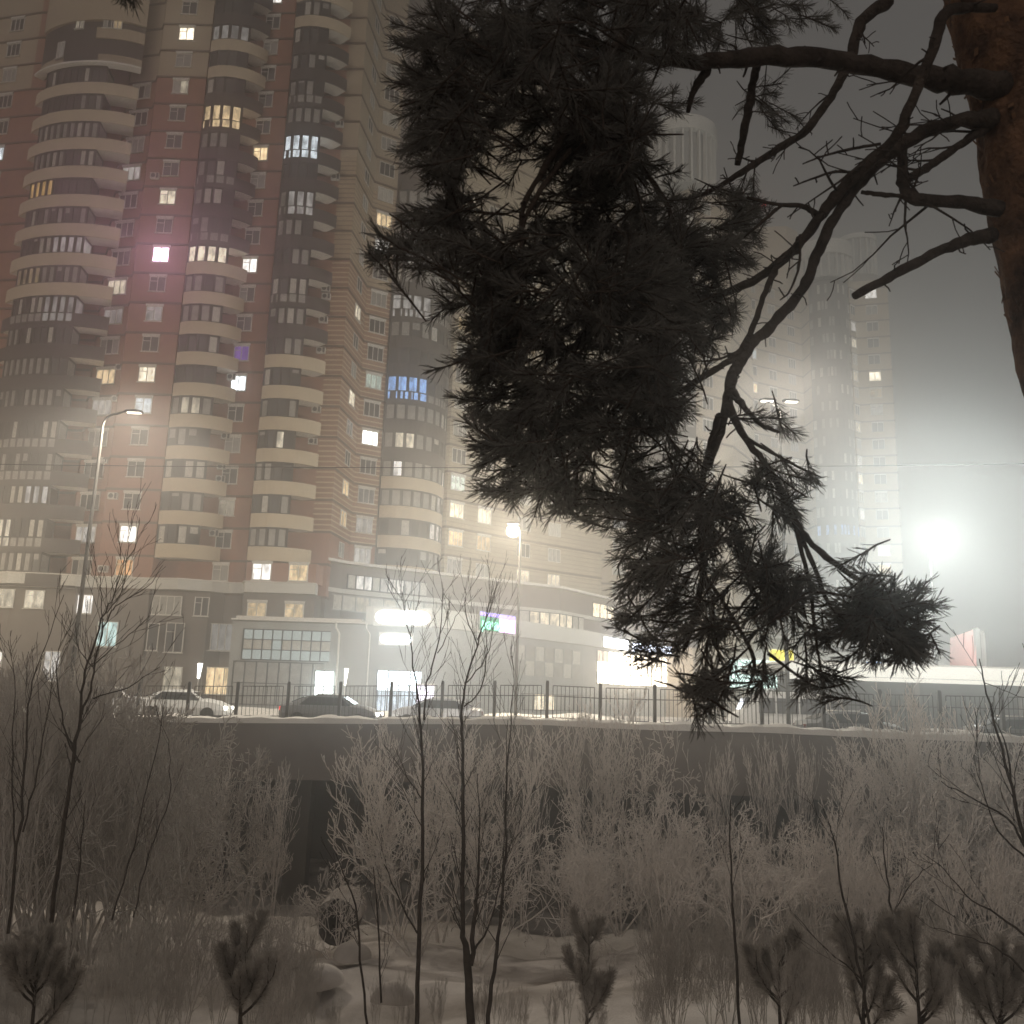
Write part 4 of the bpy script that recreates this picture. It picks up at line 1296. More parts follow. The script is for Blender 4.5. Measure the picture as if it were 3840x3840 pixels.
# individually readable frosted bushes
BU = [
    (1500, 2700, 3480, 29, 0, .85, 'tall frosted bush left of the two dark middle saplings'),
    (1650, 2640, 3500, 30, 2, .85, 'dense frosted bush directly behind the tallest middle sapling'),
    (1810, 2690, 3470, 29, 0, .85, 'frosted bush between the two middle saplings, reaching the parapet'),
    (1960, 2700, 3440, 30, 2, .5, 'slim frosted bush at the right end of the middle clump'),
    (1430, 2960, 3500, 27, 1, .6, 'low frosted bush beside the snow capped drain pipe'),
    (1560, 2950, 3560, 25, 3, .8, 'tangled frosted bush low in front of the middle clump'),
    (1800, 3000, 3600, 24, 1, .8, 'spreading frosted bush at the foot of the dark middle sapling'),
    (2250, 2580, 3300, 31.5, 0, .75, 'frosted bush rising over the railing under the bright shop window'),
    (2400, 2700, 3350, 31, 1, .6, 'bushy frosted shrub against the parapet beneath the hanging pine twigs'),
    (2180, 2980, 3380, 29, 3, .6, 'crooked frosted shrub in the gap before the dark underpass'),
    (2560, 2900, 3400, 29, 3, .6, 'frosted shrub under the lowest pine tuft'),
    (2700, 2760, 3350, 30, 2, .42, 'frosted bush with upright twigs just right of the lowest pine tuft'),
    (2880, 2740, 3350, 29, 2, .40, 'narrow feathery frosted bush standing clear against the parapet'),
    (3010, 2720, 3350, 29, 2, .38, 'second narrow feathery frosted bush against the parapet'),
    (3170, 2760, 3450, 27, 4, .8, 'cone shaped frosted young tree before the parapet'),
    (3300, 2840, 3420, 28, 0, .55, 'frosted bush right of the cone shaped young tree'),
    (3450, 2530, 3400, 29, 2, .8, 'tallest frosted bush at the right, overlapping the railing'),
    (3570, 2600, 3400, 29, 0, .7, 'frosted bush rising before the dark pavilion recess'),
    (3700, 2780, 3400, 27, 1, .8, 'grey frosted bush near the right edge under the last fence post'),
    (3830, 2800, 3450, 26, 3, .8, 'frosted bush cut by the right edge of the view'),
    (790, 2790, 3350, 26, 1, .5, 'frosted bush at the right border of the left thicket'),
    (930, 3080, 3450, 24, 3, .45, 'thin crooked frosted shrub before the left bridge pier'),
    (1010, 2850, 3500, 24, 0, .42, 'narrow upright frosted shrub before the dark underpass'),
    (1255, 3230, 3600, 22, 3, .7, 'tangled frosted shrub partly hiding the drain pipe'),
    (700, 3150, 3550, 22, 3, .8, 'small tangled frosted shrub low at the left of the hollow'),
    (2320, 3000, 3480, 26, 3, .8, 'brightest tangled frosted shrub before the underpass'),
    (2460, 2980, 3520, 25, 0, .8, 'frosted shrub standing on the pale snow slope'),
    (2780, 3020, 3480, 25, 1, .9, 'wide frosted shrub below the narrow feathery pair'),
    (3080, 3080, 3560, 23, 3, .9, 'low wide frosted shrub on the right slope'),
    (3400, 3080, 3560, 22, 1, .9, 'low frosted shrub above the right pine saplings'),
    (3680, 3120, 3650, 20, 0, .9, 'frosted shrub at the right edge above the young pines'),
]
for px, top_, bot, Y, v, ws, lab in BU:
    bush(px, top_, bot, Y, v, lab, wscale=ws)


def mass(name, label, spec, m, cat=None):
    VV = []; FF = []; base = 0
    for (px, top_, bot, Y, v, ws, rz) in spec:
        q = P(px, bot, Y); hgt = P(px, top_, Y)[2] - q[2]
        V, F = VAR[v]; s = hgt / np.percentile(V[:, 2], 99.7)
        c_, s_ = math.cos(rz), math.sin(rz)
        X = V * np.array([s * ws, s * ws, s]); X = np.stack([X[:, 0] * c_ - X[:, 1] * s_, X[:, 0] * s_ + X[:, 1] * c_, X[:, 2]], 1) + q
        VV.append(X); FF.append(F + base); base += len(V)
    o = bpy.data.objects.new(name, np_mesh(name, np.concatenate(VV), np.concatenate(FF), m)); COL.objects.link(o)
    return tag(o, label, kind='stuff')


rr = random.Random(21)
spec = []
for k in range(44):
    px = rr.uniform(-160, 690); Y = rr.uniform(15, 33)
    topy = 2560 + max(0, (px - 350)) * .50 + rr.uniform(-60, 220)
    if px < 200: topy -= 120
    spec.append((px, topy, 3330 + (33 - Y) * 16, Y, rr.choice([0, 1, 2, 0]), .7, rr.uniform(0, 6)))
mass('frosted_thicket', 'dense mass of frosted scrub filling the left slope up to the fence', spec, M['frost2'])
spec = []
for k in range(34):
    px = rr.uniform(2100, 3950); Y = rr.uniform(20, 29)
    topy = rr.uniform(3020, 3240)
    spec.append((px, topy, 3380 + (29 - Y) * 20, Y, rr.choice([0, 1, 3, 3]), .7, rr.uniform(0, 6)))
for k in range(9):
    px = rr.uniform(3350, 3900); Y = rr.uniform(26, 30)
    spec.append((px, rr.uniform(2700, 2900), 3400, Y, rr.choice([0, 2, 1]), .8, rr.uniform(0, 6)))
mass('frosted_scrub', 'low frosted scrub covering the right slope before the bridge', spec, M['frost'])
spec = []
for k in range(80):
    px = rr.uniform(-100, 3950); Y = rr.uniform(7, 15)
    topy = rr.uniform(3330, 3640) if not 1200 < px < 2500 else rr.uniform(3600, 3780)
    spec.append((px, topy, 3900, Y, rr.choice([0, 2, 0]), .5, rr.uniform(0, 6)))
mass('undergrowth', 'thin frosted undergrowth of dry stems along the bottom of the view', spec, M['frost2'])


# dark bare saplings near the camera, main stems surveyed point by point
def sapling(label, Y, stems, m='stem', kids=True, twl=.55, seed=1, name='bare_sapling', up=.55, dens=1.0, ground=True, group='dark bare saplings before the bridge'):
    rng = np.random.default_rng(seed)
    p0_ = P(stems[0][0][0], stems[0][0][1], Y)
    T = thing(name, label, 'sapling', tuple(p0_), group)
    tr = Tubes(); tw = Tubes()
    for st in stems:
        pts = []
        for q in st:
            dy = q[3] if len(q) > 3 else 0
            pts.append((P(q[0], q[1], Y + dy), q[2] * (Y + dy) / FOC / 2 * .64))
        # resample smoothly
        n = 4 * (len(pts) - 1) + 1
        A = np.array([p for p, _ in pts]); Rr = np.array([r for _, r in pts])
        s = np.linspace(0, len(pts) - 1, n)
        PP = np.stack([np.interp(s, range(len(pts)), A[:, c]) for c in range(3)], 1)
        for _ in range(2): PP[1:-1] = (PP[:-2] + 2 * PP[1:-1] + PP[2:]) / 4
        PP[1:-1] += rng.normal(0, .006 * Y / 8, PP[1:-1].shape)
        RR = np.interp(s, range(len(pts)), Rr)
        tr.add(list(PP), list(RR))
        if kids:
            Ltot = np.linalg.norm(np.diff(PP, axis=0), axis=1).sum()
            nk = int(Ltot * 7 * dens)
            for j in range(nk):
                x = rng.uniform(.15, .98) * (n - 1); i = min(int(x), n - 2)
                q = PP[i] + (PP[i + 1] - PP[i]) * (x - i); t_ = unit(PP[i + 1] - PP[i])
                if t_[2] < 0: t_ = -t_ * .2
                side = unit(np.cross(t_, rng.normal(0, 1, 3)))
                grow(tw, rng, q, t_ * .75 + side * .6 + np.array([0, 0, up * .5]), twl * rng.uniform(.4, 1.1), max(.0022, RR[i] * .35), 1, up * .5, (3,), .10, 5, .5, .0021, .5)
    V, F = tr.arrays(7)
    link('trunk', np_mesh('trunk', V, F, M[m]), T)
    if tw.g:
        V, F = tw.arrays(3)
        link('twigs', np_mesh('twigs', V, F, M[m]), T)
    return T


sapling('tallest dark leaning sapling at the left, crown before the tower', 9, [
    [(180, 3560, 26), (232, 3150, 24), (275, 2850, 22), (300, 2700, 18), (310, 2560, 14), (350, 2420, 11), (395, 2290, 9), (425, 2250, 6), (470, 2080, 4)],
    [(305, 2680, 14), (345, 2560, 12), (370, 2400, 9), (410, 2300, 8), (440, 2270, 6), (560, 2200, 4), (610, 2120, 3)],
    [(300, 2860, 13), (255, 2780, 10), (225, 2640, 8), (205, 2480, 6), (235, 2400, 3)],
    [(350, 2620, 8), (480, 2580, 6), (600, 2500, 3)], [(345, 2500, 7), (460, 2400, 5), (560, 2310, 3)],
    [(400, 2300, 7), (470, 2200, 5), (478, 2040, 4), (495, 1940, 2)], [(470, 2120, 4), (510, 2040, 3), (556, 1960, 2)],
    [(345, 2500, 6), (290, 2430, 4), (285, 2330, 3)], [(385, 2350, 6), (370, 2200, 4), (385, 2130, 2)]], seed=2)
sapling('slender dark sapling near the left edge with two stems', 10, [
    [(30, 3500, 18), (80, 3050, 15), (95, 2800, 12), (110, 2600, 8), (170, 2420, 5), (240, 2230, 3)], [(85, 3120, 12), (140, 2900, 9), (185, 2650, 6), (200, 2500, 3)],
    [(60, 3200, 11), (40, 2900, 8), (60, 2600, 5), (30, 2400, 3)]], seed=3, dens=.8)
sapling('thin dark stem right of the tallest left sapling', 10, [[(250, 3700, 14), (285, 3350, 12), (310, 3120, 8), (320, 3000, 4)]], seed=4, dens=.7)
sapling('pair of thin slanting dark stems in the left thicket', 12, [[(420, 3450, 10), (500, 3180, 9), (590, 2800, 6), (625, 2600, 3)], [(500, 3440, 9), (560, 3200, 8), (640, 2990, 6), (640, 2800, 4), (600, 2700, 2)]], seed=5, dens=.5)
sapling('straight dark sapling standing alone before the middle bushes', 9, [
    [(1560, 3900, 26), (1570, 3500, 24), (1590, 3100, 20), (1585, 2820, 16), (1570, 2650, 13), (1545, 2450, 8), (1520, 2300, 4), (1500, 2210, 3)], [(1590, 2700, 12), (1600, 2560, 10), (1640, 2430, 8), (1660, 2300, 5), (1655, 2180, 3)],
    [(1565, 3500, 10), (1500, 3380, 8), (1440, 3240, 5)], [(1585, 3000, 8), (1530, 2920, 5), (1480, 2800, 3)], [(1640, 2450, 6), (1700, 2330, 4), (1740, 2260, 2)]], seed=6, dens=1.2)
sapling('forked dark sapling with the thickest trunk in the middle', 10, [
    [(1770, 3900, 48), (1755, 3600, 44), (1735, 3480, 26), (1738, 3250, 24), (1740, 3000, 21), (1735, 2800, 17), (1730, 2680, 15), (1745, 2560, 12), (1790, 2420, 9), (1830, 2300, 7), (1850, 2170, 3)],
    [(1765, 3620, 30), (1780, 3420, 22), (1790, 3350, 16), (1800, 3100, 8), (1790, 2900, 4)],
    [(1755, 3600, 16), (1835, 3480, 10), (1880, 3320, 7), (1900, 3000, 6), (1905, 2700, 4)], [(1790, 2420, 8), (1750, 2320, 6), (1740, 2200, 3)], [(1750, 2560, 8), (1820, 2480, 6), (1860, 2330, 4), (1880, 2200, 2)],
    [(1790, 2400, 6), (1840, 2280, 5), (1870, 2180, 2)], [(1740, 2650, 9), (1800, 2600, 8), (1830, 2480, 6), (1815, 2330, 3)]], seed=7, dens=1.3)
sapling('dark sapling leaning right from the foot of the forked one', 10, [[(1830, 3860, 26), (1850, 3640, 22), (1875, 3480, 18), (1895, 3200, 14), (1900, 2950, 10), (1910, 2700, 7), (1930, 2560, 4), (1920, 2460, 2)]], seed=8, dens=.9)
sapling('long thin dark stem left of the straight middle sapling', 9, [[(1380, 3860, 14), (1350, 3600, 13), (1340, 3400, 10), (1260, 3200, 5)]], seed=9, dens=.5)
sapling('short thin dark stem between the drain pipe and the straight middle sapling', 9, [[(1430, 3760, 12), (1420, 3500, 10), (1400, 3250, 6)]], seed=19, dens=.5)
sapling('pale thin birch stem below the hanging pine tuft', 9, [[(2775, 3860, 17), (2755, 3500, 15), (2745, 3300, 12), (2735, 3150, 8), (2740, 3000, 4)]], seed=10, dens=.4)
sapling('slanting dark stem crossing the right slope', 8, [[(3270, 3900, 16), (3220, 3600, 15), (3160, 3350, 12), (3130, 3150, 9), (3105, 3080, 5)], [(3240, 3680, 9), (3100, 3560, 7), (2980, 3430, 3)]], seed=11, dens=.4)
sapling('upright dark stem right of the slanting one', 9, [[(3360, 3620, 13), (3345, 3420, 12), (3320, 3250, 9), (3308, 3100, 5)], [(3345, 3430, 7), (3420, 3300, 5), (3500, 3240, 3)]], seed=12, dens=.4)
sapling('branchy dark sapling entering from the right edge', 7, [
    [(3900, 3350, 26), (3840, 3150, 22), (3780, 2900, 17), (3730, 2720, 13), (3690, 2560, 9), (3672, 2470, 6)], [(3860, 3200, 16), (3780, 3060, 12), (3640, 2990, 8), (3530, 2930, 5)],
    [(3790, 2930, 12), (3770, 2760, 8), (3720, 2700, 4)], [(3900, 3560, 16), (3780, 3450, 12), (3640, 3380, 8), (3540, 3260, 5), (3460, 3200, 3)], [(3860, 3230, 12), (3740, 3120, 9), (3690, 2980, 6), (3650, 2830, 3)],
    [(3690, 2560, 5), (3780, 2600, 4), (3860, 2620, 3)], [(3870, 3260, 12), (3810, 3050, 8), (3800, 2900, 5), (3850, 2740, 3)], [(3900, 3700, 14), (3760, 3560, 10), (3650, 3520, 6), (3500, 3480, 3)]], seed=13, dens=.6)

# ---------------------------------------------------------------- pines
def needles(NA, rng, pts, n, ln, w, tip=True, ang=(.45, .95), start=.25, tips=None):
    """needle sprays along a shoot; NA collects base, direction, length, width"""
    pts = np.array(pts); L = len(pts) - 1
    for k in range(n):
        s = start + (1 - start) * rng.uniform(0, 1) ** .8
        x = s * L; i = min(int(x), L - 1)
        p = pts[i] + (pts[i + 1] - pts[i]) * (x - i); t_ = unit(pts[i + 1] - pts[i])
        side = unit(np.cross(t_, rng.normal(0, 1, 3)))
        a = rng.uniform(*ang) * (1.05 - .45 * s)
        d = t_ * math.cos(a) + side * math.sin(a)
        NA.append((p, d, ln * rng.uniform(.75, 1.15), w))


def needle_mesh(name, NA, m, rng):
    Pn = np.array([a[0] for a in NA]); D = np.array([a[1] for a in NA]); Ln = np.array([a[2] for a in NA]); Wn = np.array([a[3] for a in NA])
    D /= np.linalg.norm(D, axis=1, keepdims=True)
    ref = rng.normal(0, 1, D.shape)
    A = np.cross(D, ref); A /= np.linalg.norm(A, axis=1, keepdims=True); B = np.cross(D, A)
    K = len(NA)
    bend = A * (Ln * rng.uniform(-.10, .10, K))[:, None]
    mid = Pn + D * (Ln * .78)[:, None] + bend
    tip = Pn + D * Ln[:, None]
    V = np.empty((K, 7, 3))
    for j in range(3):
        an = 2 * math.pi * j / 3
        o = (A * math.cos(an) + B * math.sin(an)) * Wn[:, None] / 2
        V[:, j] = Pn + o * .8; V[:, 3 + j] = mid + o
    V[:, 6] = tip
    b = np.arange(K)[:, None, None] * 7
    f = []
    for j in range(3):
        j2 = (j + 1) % 3
        f += [(j, j2, 3 + j2), (j, 3 + j2, 3 + j), (3 + j, 3 + j2, 6)]
    F = (b + np.array(f)[None]).reshape(-1, 3)
    return np_mesh(name, V.reshape(-1, 3), F, m, smooth=False)


rng = np.random.default_rng(77)
PT = thing('pine_tree', 'big old pine leaning in from the right, its dark needled boughs hanging across the view', 'tree', (P(4150, 3400, 3.4)[0], 3.4, -.6))
# trunk ---------------------------------------------------------------
tp = [(4330, 3300, 500), (4230, 2600, 470), (4240, 2000, 450), (4090, 1500, 430), (3990, 1150, 420), (3915, 800, 405), (3858, 500, 400), (3800, 250, 395), (3735, 0, 390), (3640, -350, 380), (3550, -700, 360)]
YT = 3.3
pts = [P(a, b, YT) for a, b, _ in tp]; rd_ = [c * YT / FOC / 2 * .98 for *_, c in tp]
n = 90
s = np.linspace(0, len(pts) - 1, n)
C_ = np.stack([np.interp(s, range(len(pts)), np.array(pts)[:, c]) for c in range(3)], 1); RR = np.interp(s, range(len(pts)), rd_)
for _ in range(6): C_[1:-1] = (C_[:-2] + 2 * C_[1:-1] + C_[2:]) / 4
sd = 48
V = []; 
for i in range(n):
    t_ = unit(C_[min(i + 1, n - 1)] - C_[max(0, i - 1)]); a_v = unit(np.cross(t_, (0, 1, 0))); b_v = np.cross(t_, a_v)
    for j in range(sd):
        an = 2 * math.pi * j / sd
        r_ = RR[i] * (1 + .035 * math.sin(5 * an + i * .35) + .025 * math.sin(9 * an - i * .6) + rng.normal(0, .012))
        V.append(C_[i] + r_ * (math.cos(an) * a_v + math.sin(an) * b_v))
F = np.array([(i * sd + j, i * sd + (j + 1) % sd, (i + 1) * sd + (j + 1) % sd, (i + 1) * sd + j) for i in range(n - 1) for j in range(sd)])
trunk = link('trunk', np_mesh('trunk', np.array(V), F, M['bark'], smooth=False), PT)
fl = MB()
for k in range(300):
    i = rng.integers(20, n - 2); an = rng.uniform(0, 2 * math.pi)
    t_ = unit(C_[i + 1] - C_[i - 1]); a_v = unit(np.cross(t_, (0, 1, 0))); b_v = np.cross(t_, a_v)
    o = math.cos(an) * a_v + math.sin(an) * b_v; sdv = np.cross(t_, o)
    p = C_[i] + o * RR[i] * .99
    L_ = rng.uniform(.012, .045); w_ = rng.uniform(.008, .022)
    tip = p + t_ * L_ * rng.choice([-1, 1]) + o * rng.uniform(.004, .022)
    fl.obox(p - sdv * w_ / 2 - o * .003, sdv * w_, tip - p, o * .0025)
link('bark_flakes', fl.mesh('bark_flakes', M['flake']), trunk) if False else fl.build('bark_flakes', M['flake'], PT)


def bough(parts, m='branch', sides=9, knots=True, seed=0, name='branch'):
    """parts: list of (px, py, width px, depth)"""
    r = np.random.default_rng(seed)
    A = np.array([P(a, b, d) for a, b, w, d in parts]); Rr = np.array([w * d / FOC / 2 for a, b, w, d in parts])
    n = 6 * (len(parts) - 1) + 1
    s = np.linspace(0, len(parts) - 1, n)
    PP = np.stack([np.interp(s, range(len(parts)), A[:, c]) for c in range(3)], 1)
    for _ in range(4): PP[1:-1] = (PP[:-2] + 2 * PP[1:-1] + PP[2:]) / 4
    Q = np.interp(s, range(len(parts)), Rr) * (1 + r.normal(0, .07, n))
    PP[1:-1] += r.normal(0, .10, PP[1:-1].shape) * Q[1:-1, None]
    mb = MB(); mb.tube(list(PP), list(Q), sides)
    if knots:
        Lt = np.linalg.norm(np.diff(PP, axis=0), axis=1).sum()
        for _ in range(int(Lt * 9)):
            i = r.integers(1, n - 2); t_ = unit(PP[i + 1] - PP[i - 1]); sv = unit(np.cross(t_, r.normal(0, 1, 3)))
            q = PP[i] + sv * Q[i] * .6; L_ = r.uniform(.012, .055) + Q[i] * .5
            e = q + (sv + t_ * r.uniform(-.3, .9)) * L_
            q2_ = q + (e - q) * .55 + r.normal(0, .003, 3); mb.tube([q, q2_, q2_ + (e - q) * .3 + r.normal(0, .006, 3)], [max(.003, Q[i] * .17), max(.0028, Q[i] * .13), max(.0022, Q[i] * .10)], 5)
    mb.build(name, M[m], PT, True)
    return PP


D = 3.2
boughs = [
    [(3760, 320, 120, 3.2), (3560, 300, 100, 3.15), (3300, 255, 88, 3.1), (3020, 205, 80, 3.05), (2800, 215, 76, 3.0), (2620, 235, 66, 2.95), (2400, 210, 55, 2.85), (2150, 150, 40, 2.75), (1900, 130, 25, 2.65)],
    [(3730, 30, 34, 2.9), (3540, 30, 50, 2.8), (3500, 180, 48, 2.8), (3430, 360, 44, 2.85), (3360, 520, 46, 2.9), (3180, 680, 50, 3.0), (3080, 800, 46, 3.05), (2990, 930, 40, 3.1), (2830, 1060, 34, 3.15), (2600, 1140, 26, 3.2), (2400, 1190, 18, 3.2)],
    [(3720, 440, 80, 3.2), (3600, 450, 56, 3.15), (3450, 500, 62, 3.1), (3300, 600, 52, 3.08), (3190, 720, 48, 3.05), (3120, 830, 44, 3.05), (3060, 960, 44, 3.05), (3020, 1080, 42, 3.05), (2900, 1210, 44, 3.0), (2790, 1320, 46, 3.0), (2740, 1420, 48, 3.0), (2720, 1560, 40, 2.95), (2660, 1750, 26, 2.9)],
    [(2985, 940, 32, 3.1), (2930, 960, 28, 3.05), (2870, 1090, 24, 3.05), (2820, 1240, 24, 3.0), (2770, 1330, 26, 3.0), (2660, 1400, 26, 2.95), (2530, 1480, 24, 2.9), (2400, 1520, 14, 2.9)],
    [(3700, 470, 60, 3.25), (3620, 530, 34, 3.2), (3520, 600, 34, 3.15), (3420, 660, 36, 3.15), (3400, 680, 28, 3.15)],
    [(3390, 520, 36, 3.1), (3380, 640, 44, 3.1), (3390, 720, 50, 3.1), (3430, 750, 56, 3.1), (3560, 755, 50, 3.15), (3750, 785, 76, 3.2)],
    [(3720, 880, 62, 3.2), (3660, 890, 52, 3.15), (3520, 940, 42, 3.1), (3350, 1030, 38, 3.05), (3205, 1110, 36, 3.0)],
    [(3330, 0, 60, 3.6), (3220, 80, 52, 3.6), (3190, 220, 44, 3.65), (3130, 340, 40, 3.65), (3030, 490, 36, 3.65), (2900, 570, 32, 3.6), (2790, 640, 28, 3.55), (2700, 700, 20, 3.5), (2560, 760, 12, 3.5)],
    [(2840, 240, 40, 3.1), (2820, 340, 36, 3.15), (2795, 470, 34, 3.2), (2765, 620, 26, 3.3)],
    [(2650, 260, 46, 3.0), (2600, 340, 28, 3.0), (2580, 420, 18, 3.0)],
    [(3300, 540, 14, 3.05), (3180, 560, 12, 3.0), (3070, 590, 9, 3.0), (3010, 615, 6, 3.0)],
    [(3330, 600, 14, 3.05), (3230, 650, 13, 3.0), (3130, 640, 12, 3.0), (3020, 680, 8, 3.0), (2975, 698, 6, 3.0)],
    [(3060, 800, 24, 3.05), (3010, 770, 22, 3.0), (2920, 770, 16, 3.0), (2800, 740, 12, 3.0)],
    [(2930, 770, 16, 3.0), (2860, 830, 13, 3.0), (2790, 890, 8, 3.0)],
    [(3420, 735, 20, 3.1), (3300, 730, 20, 3.1), (3230, 720, 16, 3.1)],
    [(3000, 880, 12, 2.95), (3000, 1000, 10, 2.95), (2960, 1100, 8, 2.95), (2925, 1125, 5, 2.95)],
    [(2740, 1460, 34, 3.0), (2800, 1540, 22, 2.9), (2860, 1600, 18, 2.85), (2920, 1620, 12, 2.8)],
    [(2730, 1520, 40, 2.95), (2790, 1640, 28, 2.85), (2900, 1780, 26, 2.8), (2950, 1880, 30, 2.75), (2980, 1960, 28, 2.7), (3060, 2060, 26, 2.65), (3180, 2150, 22, 2.6), (3300, 2220, 16, 2.55), (3400, 2330, 9, 2.5)],
    [(2990, 1980, 20, 2.7), (3060, 2140, 17, 2.65), (3100, 2260, 14, 2.6), (3200, 2380, 9, 2.6)],
    [(2790, 1640, 16, 2.85), (2900, 1700, 13, 2.8), (3010, 1760, 10, 2.75), (3080, 1790, 6, 2.75)],
    [(2980, 1960, 18, 2.7), (3040, 2200, 15, 2.65), (3060, 2400, 11, 2.6), (3080, 2520, 7, 2.6)],
    [(2700, 1560, 34, 2.95), (2640, 1750, 26, 2.85), (2620, 1950, 22, 2.8), (2640, 2150, 20, 2.75), (2600, 2350, 16, 2.7), (2560, 2450, 10, 2.7)],
    [(2640, 2150, 16, 2.75), (2740, 2300, 15, 2.7), (2840, 2480, 14, 2.7), (2800, 2600, 9, 2.65)],
    [(2880, 2450, 14, 2.7), (3000, 2540, 11, 2.7), (3060, 2580, 8, 2.7)],
    [(2450, 0, 60, 2.7), (2300, 180, 50, 2.6), (2230, 330, 40, 2.5), (2140, 470, 34, 2.45), (2050, 620, 28, 2.4), (1960, 760, 22, 2.4), (1950, 900, 16, 2.4)],
    [(2140, 560, 20, 2.4), (2020, 720, 22, 2.4), (1960, 830, 18, 2.4), (1950, 1000, 16, 2.4), (1960, 1200, 14, 2.4), (1930, 1400, 12, 2.4)],
    [(2160, 1900, 14, 2.7), (2160, 1700, 15, 2.7), (2250, 1500, 20, 2.7), (2400, 1300, 22, 2.8)],
    [(1980, 560, 12, 2.6), (1830, 500, 10, 2.6), (1720, 560, 8, 2.6)],
    [(2250, 330, 30, 2.5), (1950, 300, 24, 2.3), (1700, 330, 16, 2.2), (1500, 400, 8, 2.15)],
    [(2350, 560, 24, 2.7), (2500, 750, 20, 2.8), (2560, 950, 14, 2.85)],
]
dead = Tubes(); dr = np.random.default_rng(5)
for k, b in enumerate(boughs):
    PP = bough(b, seed=k)
    if k in (0, 1, 2, 3, 4, 5, 7):
        for _ in range(6):
            i = int(dr.integers(2, len(PP) - 2))
            if P(2750, 500, PP[i][1])[0] > PP[i][0]: continue
            t_ = unit(PP[i + 1] - PP[i])
            grow(dead, dr, PP[i], t_ * .8 + dr.normal(0, .5, 3) + np.array([-.4, 0, -.1]), dr.uniform(.15, .5), .006, 1, .02, (4,), .16, 6, .7, .0022, .35)
V, F = dead.arrays(5)
o_ = link('dead_twigs', np_mesh('dead_twigs', V, F, M['branch']), PT); o_['kind'] = 'stuff'

# needled shoots: (cx, cy, rx, ry, count, depth min, depth max, axis x, axis y)
CL = [
    (1760, 150, 300, 230, 70, 2.1, 2.8), (2200, 120, 420, 220, 110, 2.2, 3.2), (1640, 380, 190, 180, 34, 2.1, 2.6), (1620, 620, 130, 140, 22, 2.1, 2.6), (1640, 830, 140, 90, 18, 2.2, 2.6),
    (1540, 930, 90, 50, 7, 2.1, 2.4), (1850, 950, 230, 170, 34, 2.3, 2.9), (1780, 1090, 180, 90, 16, 2.3, 2.8), (2250, 480, 250, 260, 84, 2.3, 3.3), (2000, 420, 200, 130, 24, 2.3, 3.0), (2100, 760, 190, 170, 26, 2.5, 3.0),
    (2380, 800, 270, 190, 60, 2.6, 3.4), (2200, 1130, 430, 260, 120, 2.3, 3.2), (2620, 1010, 190, 230, 46, 2.8, 3.4), (2560, 1280, 170, 170, 32, 2.8, 3.3), (1790, 1330, 120, 150, 20, 2.3, 2.7), (1940, 1420, 230, 200, 56, 2.3, 2.9),
    (2300, 1480, 330, 180, 70, 2.4, 3.1), (1900, 1660, 170, 150, 26, 2.3, 2.8), (2000, 1830, 170, 120, 22, 2.4, 2.8), (2150, 1720, 260, 150, 34, 2.5, 3.0), (2480, 1720, 200, 180, 30, 2.6, 3.0), (2330, 1930, 260, 130, 30, 2.5, 3.0),
    (2560, 2020, 250, 170, 38, 2.6, 3.0), (2480, 2230, 220, 130, 26, 2.5, 2.9), (2640, 2380, 180, 120, 18, 2.5, 2.9), (2420, 2440, 60, 50, 5, 2.5, 2.7), (2680, 2600, 70, 80, 9, 2.2, 2.5), (2800, 1870, 130, 160, 16, 2.6, 2.9),
    (2820, 2150, 160, 170, 20, 2.6, 2.9), (3010, 2330, 150, 150, 16, 2.5, 2.8), (3330, 2250, 130, 100, 15, 2.4, 2.7), (3240, 2400, 180, 120, 20, 2.4, 2.7), (3400, 2440, 80, 80, 8, 2.4, 2.6), (3080, 1790, 40, 35, 3, 2.7, 2.8), (2950, 1600, 30, 20, 2, 2.8, 2.85),
    (2850, 2570, 50, 40, 3, 2.5, 2.7), (3080, 2560, 90, 50, 6, 2.6, 2.8), (2940, 60, 260, 60, 18, 3.5, 4.4), (2780, 130, 150, 90, 14, 3.4, 4.0), (2900, 400, 130, 90, 10, 3.8, 4.4), (2560, 360, 60, 50, 4, 3.6, 4.0), (2790, 780, 70, 50, 7, 3.4, 3.8),
    (2860, 780, 50, 50, 4, 3.2, 3.6), (480, -30, 70, 25, 5, 2.6, 2.8), (2480, 130, 190, 120, 26, 2.6, 3.4), (3180, 2130, 50, 30, 2, 2.4, 2.6), (2960, 1960, 60, 60, 4, 2.6, 2.8), (1430, 960, 40, 40, 3, 2.1, 2.2), (2760, 900, 110, 150, 20, 3.0, 3.5), (2690, 1190, 110, 130, 14, 3.0, 3.4), (2960, 2180, 110, 120, 9, 2.6, 2.8), (3420, 2330, 90, 110, 9, 2.4, 2.6), (2620, 2680, 60, 50, 4, 2.3, 2.5)]
AX = [(480, -500), (2800, 1590), (2930, 1760), (3230, 2300), (2600, -100), (2300, 500), (2300, 1100), (2450, 1500), (2650, 1900), (2900, 2200)]
NA = []; sh = Tubes()
